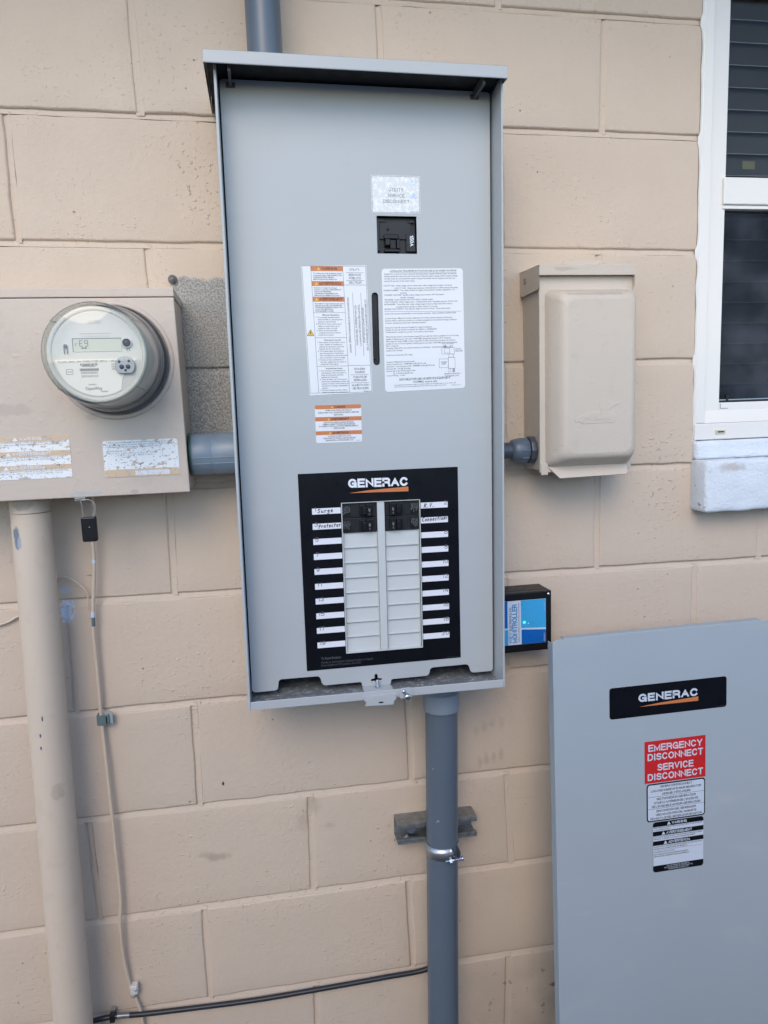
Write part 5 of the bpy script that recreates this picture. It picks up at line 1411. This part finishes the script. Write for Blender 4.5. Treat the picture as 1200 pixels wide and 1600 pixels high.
# ================================================================== OUTLET BOX
ob_ = thing('outlet_box', 'tan power outlet box with bulged door and raised duck emblem', 'outlet box', (0.943, 0, 1.22))
O_ = 'outlet_paint'
obj('box_body', MB().box(0.8565, 1.0290, -0.078, -0.001, 1.2225, 1.5700, 0.0018), O_, ob_)
obj('door_flange', MB().box(0.8545, 1.0310, -0.0855, -0.0785, 1.2190, 1.5640, 0.0016), O_, ob_)
# pressed door: lofted rounded rectangles
secs = [(0.0850, 0.8645, 1.0278, 1.2290, 1.5385, 0.012), (0.0905, 0.8660, 1.0272, 1.2310, 1.5370, 0.012), (0.1000, 0.8720, 1.0255, 1.2360, 1.5345, 0.013), (0.1090, 0.8785, 1.0235, 1.2400, 1.5315, 0.014), (0.1150, 0.8835, 1.0205, 1.2435, 1.5275, 0.015), (0.1185, 0.8885, 1.0165, 1.2475, 1.5225, 0.015), (0.1195, 0.8940, 1.0115, 1.2530, 1.5170, 0.014)]
m = MB(); rings = []
for d, x0, x1, z0, z1, r in secs: rings.append([(p[0], -d, p[1]) for p in rrect(x0, x1, z0, z1, r, 6)])
N_ = len(rings[0])
m.add([p for rg in rings for p in rg], [(i * N_ + k, i * N_ + (k + 1) % N_, (i + 1) * N_ + (k + 1) % N_, (i + 1) * N_ + k) for i in range(len(rings) - 1) for k in range(N_)], True)
m.add(rings[-1], [tuple(range(N_))], True)
dr = obj('door', m, O_, ob_)
# lower lip of the door
m = MB().add([(0.8700, -0.0858, 1.2290), (1.0230, -0.0858, 1.2290), (1.0160, -0.0985, 1.2110), (0.8870, -0.0985, 1.2090), (0.8700, -0.0846, 1.2280), (1.0230, -0.0846, 1.2280), (1.0160, -0.0972, 1.2100), (0.8870, -0.0972, 1.2080)],
             [(3, 2, 1, 0), (4, 5, 6, 7), (0, 1, 5, 4), (2, 3, 7, 6), (1, 2, 6, 5), (3, 0, 4, 7)])
obj('door_lip', m, O_, dr)
lid = MB()
lid.box(0.8505, 1.0290, -0.0965, -0.0945, 1.5610, 1.5790, 0.0009)
lid.add([(0.8505, -0.095, 1.5787), (1.0290, -0.095, 1.5787), (1.0290, -0.001, 1.5830), (0.8505, -0.001, 1.5830)], [(0, 1, 2, 3)])
for x in (0.8508, 1.0287):
    lid.add([(x, -0.0945, 1.5788), (x, -0.0945, 1.5460), (x, -0.0880, 1.5380), (x, -0.0060, 1.5380), (x, -0.0010, 1.5450), (x, -0.0010, 1.5828)], [(0, 1, 2, 3, 4, 5)])
obj('lid', lid, O_, ob_)
m = MB().plate([round_corners([(0.9270, 1.5840), (1.0200, 1.5840), (1.0185, 1.5960), (1.0100, 1.6050), (0.9380, 1.6040), (0.9290, 1.5950)], 0.003)], -0.0040, 0.0030, 0.0006)
br_ = obj('mounting_tab', m, O_, ob_)
pieces('mounting_screw', MB().lathe([(0.0001, -0.0022), (0.0030, -0.0018), (0.0038, 0.0)], (1.0095, -0.0042, 1.5980), 'y', 14).lathe([(0.0001, -0.0022), (0.0030, -0.0018), (0.0038, 0.0)], (0.9380, -0.0042, 1.5980), 'y', 14), O_, br_)
obj('hinge_strip', MB().box(0.8556, 0.8690, -0.0880, -0.0856, 1.2150, 1.2360, 0.001), O_, ob_)
# raised duck emblem
body = [(0.9040, 1.3130), (0.9120, 1.3140), (0.9210, 1.3190), (0.9310, 1.3228), (0.9450, 1.3250), (0.9560, 1.3232), (0.9520, 1.3300), (0.9500, 1.3380), (0.9520, 1.3435), (0.9580, 1.3468), (0.9640, 1.3468), (0.9700, 1.3432), (0.9725, 1.3390), (0.9800, 1.3392), (0.9900, 1.3400), (0.9820, 1.3355), (0.9740, 1.3320), (0.9690, 1.3270), (0.9665, 1.3230), (0.9770, 1.3220), (0.9815, 1.3180), (0.9810, 1.3080), (0.9770, 1.3055), (0.9200, 1.3050), (0.9150, 1.3085), (0.9070, 1.3090)]
m = MB().plate([body], -0.1202, 0.0014, 0.0005)
em = obj('emblem', m, O_, dr)
cu = bpy.data.curves.new('tmp', 'FONT'); cu.body = 'Midwest'; cu.size = 1.0; cu.extrude = 0.05; cu.resolution_u = 2
ot = bpy.data.objects.new('tmp', cu); me_ = bpy.data.meshes.new_from_object(ot)
xs = [v.co.x for v in me_.vertices]; kx = 0.050 / (max(xs) - min(xs)); kz = 0.0080 / CAP
mm = MB(); mm.add([(0.9235 + (v.co.x - min(xs)) * kx, -0.1202 - v.co.z * 0.010, 1.3092 + v.co.y * kz) for v in me_.vertices], [tuple(p.vertices) for p in me_.polygons])
bpy.data.objects.remove(ot); bpy.data.curves.remove(cu); bpy.data.meshes.remove(me_)
obj('emblem_lettering', mm, O_, em, False, 'stuff')
m = MB(); write(m, 'SC', 0.0, 0.0, 0.011, 0.0, 0.010, 'l', 0, 0.0)
mm = MB(); mm.add([(0.85045, -0.022 - v[0] , 1.5570 + v[2]) for v in m.v], [tuple(reversed(f)) for f in m.f])
obj('stamp_mark', mm, 'grey_ink', ob_, False, 'stuff')

nf = thing('conduit_fitting', 'dark grey plastic connector between tall cabinet and tan outlet box', 'conduit', (0.81, -0.05, 1.259))
obj('pipe_body', MB().lathe([(0.0152, 0.0), (0.0152, 0.06)], (0.7600, -0.05, 1.2592), 'x', 40), 'grey_pvc_dark', nf)
obj('connector_body', MB().lathe([(0.0155, 0.0), (0.0195, 0.002), (0.0215, 0.010), (0.0222, 0.016), (0.0222, 0.0300), (0.0205, 0.0315)], (0.8120, -0.05, 1.2592), 'x', 40), 'grey_pvc', nf)
m = MB()
for k in range(10):
    a = 2 * math.pi * k / 10
    m.box(0.828, 0.8415, -0.05 + 0.0222 * math.cos(a) - 0.0013, -0.05 + 0.0222 * math.cos(a) + 0.0013, 1.2592 + 0.0222 * math.sin(a) - 0.0013, 1.2592 + 0.0222 * math.sin(a) + 0.0013, 0.0005)
pieces('grip_rib', m, 'grey_pvc', nf)
obj('locknut', MB().lathe([(0.0180, 0.0), (0.0250, 0.001), (0.0258, 0.003), (0.0258, 0.009), (0.0250, 0.011), (0.018, 0.0115)], (0.8440, -0.05, 1.2592), 'x', 10, False), 'grey_pvc_dark', nf)

# ================================================================== SURGE MONITOR
sm_ = thing('surge_monitor', 'black box with blue label and green light on cabinet side', 'control box', (0.822, 0, 0.878))
x0, x1, z0, z1 = 0.7620, 0.8862, 0.8782, 0.9935
obj('case_back', MB().box(x0, x1 - 0.0005, -0.0440, -0.0008, z0 + 0.0004, z1 - 0.0004, 0.0015), 'black_moulded', sm_)
obj('case_lid', MB().box(x0, x1, -0.0600, -0.0448, z0, z1, 0.0018), 'black_plastic', sm_)
lb = obj('front_label', MB().box(0.7720, 0.8748, -0.0604, -0.0599, 0.8934, 0.9788), 'pale_print', sm_)
yl = -0.0606
m = MB(); m.rect(0.7722, 0.7990, 0.9268, 0.9786, yl); m.add([(0.8262, yl, 0.8936), (0.8746, yl, 0.8936), (0.8746, yl, 0.9190), (0.8262, yl, 0.9222)], [(0, 1, 2, 3)])
pieces('dark_blue_field', m, 'dark_blue_print', lb)
m = MB(); m.rect(0.7722, 0.8000, 0.8936, 0.9238, yl); m.add([(0.8256, yl, 0.9254), (0.8746, yl, 0.9226), (0.8746, yl, 0.9786), (0.8250, yl, 0.9786)], [(0, 1, 2, 3)])
pieces('light_blue_field', m, 'light_blue_print', lb)
m = MB(); write(m, 'MONITROLLER', 0.8178, 0.8978, 0.0100, yl, 0.0740, 'l', 90, 0.02)
write(m, 'KEY', 0.8072, 0.8978, 0.0060, yl, 0.0210, 'l', 90, 0.02)
obj('brand_lettering', m, 'blue_letter', lb, False, 'stuff')
m = MB(); write(m, 'ELECTRONICS, INC.', 0.8068, 0.9215, 0.0044, yl, 0.046, 'l', 90, 0.01); write(m, 'SURGE AND GENERATOR CONTROL & MONITORING', 0.8222, 0.8980, 0.0024, yl, 0.0760, 'l', 90, 0.01)
obj('lettering', m, 'dark_ink', lb, False, 'stuff')
m = MB(); write(m, 'SERIES 2', 0.8728, 0.8960, 0.0022, yl - 0.0001, 0.016, 'l', 90); write(m, 'U.S. PATENT', 0.8728, 0.9560, 0.0018, yl - 0.0001, 0.018, 'l', 90)
obj('small_print', m, 'pale_print', lb, False, 'stuff')
obj('status_light', MB().lathe([(0.0001, -0.0016), (0.0018, -0.0012), (0.0024, 0.0)], (0.8318, -0.0606, 0.9358), 'y', 20), 'green_led', sm_)
obj('light_lens', MB().lathe([(0.0001, -0.0006), (0.0012, -0.0004), (0.0013, 0.0)], (0.8398, -0.0606, 0.9330), 'y', 16), 'pale_print', sm_)
for z in (0.9872, 0.8848):
    m = MB().lathe([(0.0001, -0.0020), (0.0022, -0.0017), (0.0030, -0.0006), (0.0031, 0.0)], (0.8800, -0.0602, z), 'y', 20)
    sc_ = obj('lid_screw', m, 'bright_steel', sm_)
    obj('screw_slot', MB().line(0.8783, z - 0.0012, 0.8817, z + 0.0012, 0.0007, -0.0624), 'black_gap', sc_)

# ================================================================== LEANING COVER
lean = math.radians(2.0)
cvm = Matrix.Translation((0.8510, -0.186, 0.0)) @ Matrix.Rotation(math.radians(-0.15), 4, 'Y') @ Matrix.Rotation(-lean, 4, 'X')
cv = bpy.data.objects.new('cabinet_cover', None); COL.objects.link(cv); cv.matrix_world = cvm; FR[cv.name] = cvm
tag(cv, 'grey steel cabinet cover with red disconnect label leaning at wall', 'cabinet cover')
CW, CH = 0.443, 0.9285
C_ = 'shaded_cover_paint'
m = MB().plate([[(0.0012, 0.0), (CW - 0.0012, 0.0), (CW - 0.0012, CH - 0.004), (CW - 0.006, CH), (0.006, CH), (0.0012, CH - 0.004)]], 0.0, 0.0016, 0.0005)
obj('face_sheet', m, C_, cv, True)
m = MB()
m.box(0.0, 0.0016, 0.0, 0.022, 0.002, CH - 0.006, 0.0006); m.box(CW - 0.0016, CW, 0.0, 0.022, 0.002, CH - 0.006, 0.0006)
m.box(0.022, CW - 0.03, 0.0018, 0.020, CH - 0.0002, CH + 0.0014, 0.0005); m.box(0.004, CW - 0.004, 0.0018, 0.018, 0.0, 0.0015)
pieces('cover_flange', m, C_, cv, True)
_before = set(o.name for o in bpy.data.objects)
gl_ = obj('brand_plate', MB().plate([rrect(0.1000, 0.3330, 0.7720, 0.8305, 0.005)], -0.0004, 0.00035), 'black_print', cv, True)
logo(gl_, 0.1565, 0.2745, 0.7990, 0.0152, -0.0006, 0.0, True, 'cover_label_white')
m = MB(); write(m, '10000027898', 0.3300, 0.7736, 0.0014, -0.0006, 0.018, 'r'); obj('lettering', m, 'faint_ink', gl_, True, 'stuff')
rl = obj('disconnect_label', MB().box(0.1680, 0.2905, -0.0004, -0.00002, 0.6415, 0.7220), 'red_print', cv, True)
m = MB()
for t, z, w in (('EMERGENCY', 0.7025, 0.1080), ('DISCONNECT', 0.6850, 0.1110), ('SERVICE', 0.6640, 0.0720), ('DISCONNECT', 0.6465, 0.1110)):
    write(m, t, 0.2295, z, 0.0132, -0.0006, w, 'c', 0, 0.020)
obj('lettering', m, 'cover_label_white', rl, True, 'stuff')
gd = obj('generator_label', MB().plate([rrect(0.1715, 0.2900, 0.5660, 0.6395, 0.0062)], -0.0004, 0.00035), 'black_print', cv, True)
obj('label_field', MB().plate([rrect(0.1738, 0.2878, 0.5683, 0.6372, 0.0045)], -0.0006, 0.00015), 'cover_label_white', gd, True)
m = MB()
for t, z, w in (('GENERATOR DISCONNECT', 0.6312, 0.0640), ('LOCATED INSIDE OF ENGINE GENERATOR', 0.6236, 0.1010), ('ASSEMBLY ENCLOSURE', 0.6166, 0.0580), ('SECTIONNEUR DU GÉNÉRATEUR', 0.6074, 0.0790), ("SITUÉ À L'INTÉRIEUR DE L'ENCEINTE", 0.6000, 0.0890), ("DE L'ENSEMBLE MOTEUR-GÉNÉRATEUR", 0.5930, 0.0980), ('DESCONEXIÓN DEL GENERADOR', 0.5840, 0.0800), ('UBICADA DENTRO DEL GABINETE', 0.5768, 0.0820), ('DE MONTAJE DEL GENERADOR DE MOTOR', 0.5698, 0.1040)):
    write(m, t, 0.2308, z, 0.0042, -0.0008, w, 'c', 0, 0.012)
for z in (0.6143, 0.5910): m.line(0.1738, z, 0.2878, z, 0.0005, -0.0008)
obj('lettering', m, 'dark_ink', gd, True, 'stuff')
wv = obj('black_white_warning', MB().plate([rrect(0.1838, 0.2868, 0.4655, 0.5640, 0.0055)], -0.0004, 0.00035), 'black_print', cv, True)
m = MB(); ink = MB(); wt = MB()
for a, b in ((0.5460, 0.5548), (0.5270, 0.5370), (0.4785, 0.5182)): m.rect(0.1840, 0.2866, a, b, -0.0006)
pieces('label_field', m, 'cover_label_white', wv, True)
for t, z, w in (('WARNING', 0.5570, 0.030), ('AVERTISSEMENT', 0.5388, 0.052), ('ADVERTENCIA', 0.5200, 0.044)):
    write(wt, t, 0.2370, z, 0.0054, -0.0006, w, 'c', 0, 0.02); tri(wt, 0.2370 - w / 2 - 0.006, z - 0.0004, 0.0076, 0.0066, -0.0006)
for t, z, w in (('DO NOT REMOVE THIS DECAL', 0.4745, 0.046), ('NE PAS ENLEVER CETTE ETIQUETTE', 0.4710, 0.058), ('NO RETIRAR LA PEGATINA', 0.4676, 0.042)):
    write(wt, t, 0.2353, z, 0.0024, -0.0006, w, 'c', 0, 0.004)
for t, z, w in (('FEED THROUGH CONDUCTORS IN MAIN ELECTRICAL PANEL ENERGIZE', 0.5518, 0.098), ('A TRANSFER SWITCH.', 0.5477, 0.032), ("LES CONDUCTEURS D'ALIMENTATION DANS LE PANNEAU ELECTRIQUE", 0.5335, 0.098), ('PRINCIPAL ALIMENTENT UN COMMUTATEUR DE TRANSFERT.', 0.5296, 0.084), ('ALIMENTACION A TRAVES DE LOS CONDUCTORES EN EL PANEL ELECTRICO', 0.5146, 0.098), ('PRINCIPAL EN EL INTERRUPTOR DE TRANSFERENCIA.', 0.5106, 0.068), ('TRANSFER SWITCH LOCATION:', 0.5040, 0.042), ('EMPLACEMENT DU COMMUTATEUR DE TRANSFERT:', 0.4996, 0.070), ('UBICACION DEL INTERRUPTOR DE TRANSFERENCIA:', 0.4956, 0.072)):
    write(ink, t, 0.1856, z, 0.0023, -0.0008, w, 'l', 0, 0.012)
ink.line(0.187, 0.5086, 0.2845, 0.5086, 0.0004, -0.0008)
obj('lettering', ink, 'dark_ink', wv, True, 'stuff'); obj('white_lettering', wt, 'cover_label_white', wv, True, 'stuff')

for o in list(bpy.data.objects):
    if o.name not in _before and o.parent is cv: o.location.x += 0.006

# ================================================================== CABLES
def smooth_path(pts, n=6):
    P = [Vector(p) for p in pts]; out = []
    for i in range(len(P) - 1):
        a, b, c, d = P[max(i - 1, 0)], P[i], P[i + 1], P[min(i + 2, len(P) - 1)]
        for k in range(n):
            t = k / n
            out.append(0.5 * ((2 * b) + (c - a) * t + (2 * a - 5 * b + 4 * c - d) * t * t + (3 * b - a - 3 * c + d) * t ** 3))
    return out + [P[-1]]
cb = thing('tan_cable', 'thin tan cable hanging down the wall beside the thick pipe', 'cable', (0.075, 0, 0.0))
def off_wall(x, z, d):      # same sight line from the eye height, carried out to stand-off d
    k_ = (1.297 - d) / 1.289
    return (0.3653 + (x - 0.3653) * k_, -d, 1.3349 + (z - 1.3349) * k_)
pts = [off_wall(x, z, d) for x, z, d in ((0.0717, 1.2260, 0.034), (0.0700, 1.185, 0.028), (0.0640, 1.1464, 0.022), (0.0625, 1.0931, 0.018), (0.0525, 1.0015, 0.016), (0.0506, 0.9548, 0.015), (0.0511, 0.8597, 0.013), (0.0503, 0.8115, 0.012), (0.0519, 0.7131, 0.014), (0.0538, 0.5617, 0.014), (0.0544, 0.4581, 0.012), (0.0490, 0.3931, 0.014), (0.0505, 0.3262, 0.011), (0.0583, 0.2639, 0.008), (0.0648, 0.2422, 0.008), (0.0732, 0.1993, 0.008), (0.0740, 0.10, 0.008), (0.075, 0.0, 0.008))]
def along(i_, t_): return tuple(Vector(pts[i_]).lerp(Vector(pts[i_ + 1]), t_))
obj('cable_jacket', MB().tube(smooth_path(pts), 0.0032, 10), 'pipe_paint', cb)
obj('bare_spot', MB().tube([along(2, 0.88), along(2, 0.99)], 0.0035, 10), 'pale_print', cb)
obj('worn_spot', MB().tube([along(4, 0.12), along(4, 0.45)], 0.0035, 10), 'clip_green', cb)
obj('worn_spot', MB().tube([along(3, 0.95), along(4, 0.10)], 0.0036, 10), 'pale_print', cb)
kc = thing('cable_clip', 'grey green square clip holding the tan cable at mid height', 'clip', (0.058, 0, 0.81))
m = MB().box(0.0445, 0.0655, -0.0175, -0.0160, 0.7985, 0.8175, 0.0006).box(0.0445, 0.0465, -0.0159, -0.0005, 0.7985, 0.8175, 0.0005).box(0.0635, 0.0655, -0.0159, -0.0005, 0.7985, 0.8175, 0.0005)
obj('clip_body', m, 'clip_green', kc)
obj('clip_flap', MB().box(0.0580, 0.0715, -0.0140, -0.0126, 0.7990, 0.8215, 0.0005), 'clip_pale', kc)
obj('clip_hole', MB().box(0.0600, 0.0624, -0.0180, -0.0176, 0.8010, 0.8150), 'black_gap', kc)
wc = thing('cable_staple', 'small white plastic staple at lower end of tan cable', 'clip', (0.064, 0, 0.262))
m = MB(); m.box(0.0575, 0.0715, -0.0160, -0.0006, 0.2560, 0.2740, 0.002); m.lathe([(0.0001, -0.0062), (0.0042, -0.0060), (0.0046, 0.0)], (0.0620, -0.0120, 0.2570), 'z', 14)
obj('staple_body', m, 'white_plastic', wc)
obj('staple_nail', MB().lathe([(0.0001, -0.0010), (0.0022, -0.0006), (0.0024, 0.0)], (0.0680, -0.0160, 0.2660), 'y', 12), 'galvanised', wc)
sw_ = tag(base_origin(obj('stray_wire', MB().tube(smooth_path([(-0.012, -0.004, 1.060), (-0.0015, -0.009, 1.0696), (0.0063, -0.012, 1.0736), (0.0180, -0.013, 1.0716), (0.0300, -0.014, 1.0639), (0.0435, -0.014, 1.0491), (0.0485, -0.013, 1.0349), (0.0464, -0.012, 1.0107)]), 0.0014, 8), 'pipe_paint'), (-0.012, -0.004, 1.06)), 'short loose tan wire curling out of wall behind thick pipe', 'wire')
lw_ = tag(base_origin(obj('stray_wire', MB().tube(smooth_path([(-0.16, -0.004, 0.985), (-0.12, -0.006, 0.992), (-0.0900, -0.006, 0.9985), (-0.070, -0.006, 1.008), (-0.050, -0.004, 1.013)]), 0.0022, 8), 'pipe_paint'), (-0.16, -0.004, 0.985)), 'short painted wire lying along mortar joint left of thick pipe', 'wire')
bc = thing('black_cable', 'black cable running level along the wall near the bottom', 'cable', (0.3, 0, 0.19))
path = smooth_path([(-0.05, -0.020, 0.212), (-0.0145, -0.016, 0.2160), (0.0261, -0.014, 0.2170), (0.0749, -0.013, 0.2110), (0.1675, -0.012, 0.2050), (0.2896, -0.012, 0.2000), (0.4158, -0.012, 0.2005), (0.5457, -0.012, 0.2025), (0.6349, -0.012, 0.2057), (0.690, -0.014, 0.235), (0.693, -0.016, 0.275), (0.686, -0.014, 0.32), (0.66, -0.014, 0.345)])
obj('cable_jacket', MB().tube(path, 0.0049, 12), 'black_cable', bc)
obj('bare_section', MB().tube([(0.030, -0.0145, 0.2172), (0.052, -0.0138, 0.2145)], 0.0052, 12), 'weathered_zinc', bc)
bcl = thing('cable_clamp', 'small black metal clamp holding the black cable beside thick pipe', 'clip', (0.021, 0, 0.214))
obj('clamp_loop', MB().box(0.0170, 0.0262, -0.0205, -0.0008, 0.2085, 0.2245, 0.0012), 'black_moulded', bcl)
obj('clamp_nail', MB().box(0.0185, 0.0265, -0.0120, -0.0020, 0.2245, 0.2295, 0.001), 'galvanised', bcl)
ws = tag(base_origin(obj('anchor_screw', MB().lathe([(0.0001, -0.0085), (0.0042, -0.0070), (0.0050, -0.0030), (0.0074, -0.0025), (0.0078, 0.0)], (0.2300, -0.002, 1.5735), 'y', 18), 'weathered_zinc'), (0.2300, -0.002, 1.5735)), 'round zinc screw head in bare concrete at upper right of meter box', 'screw')
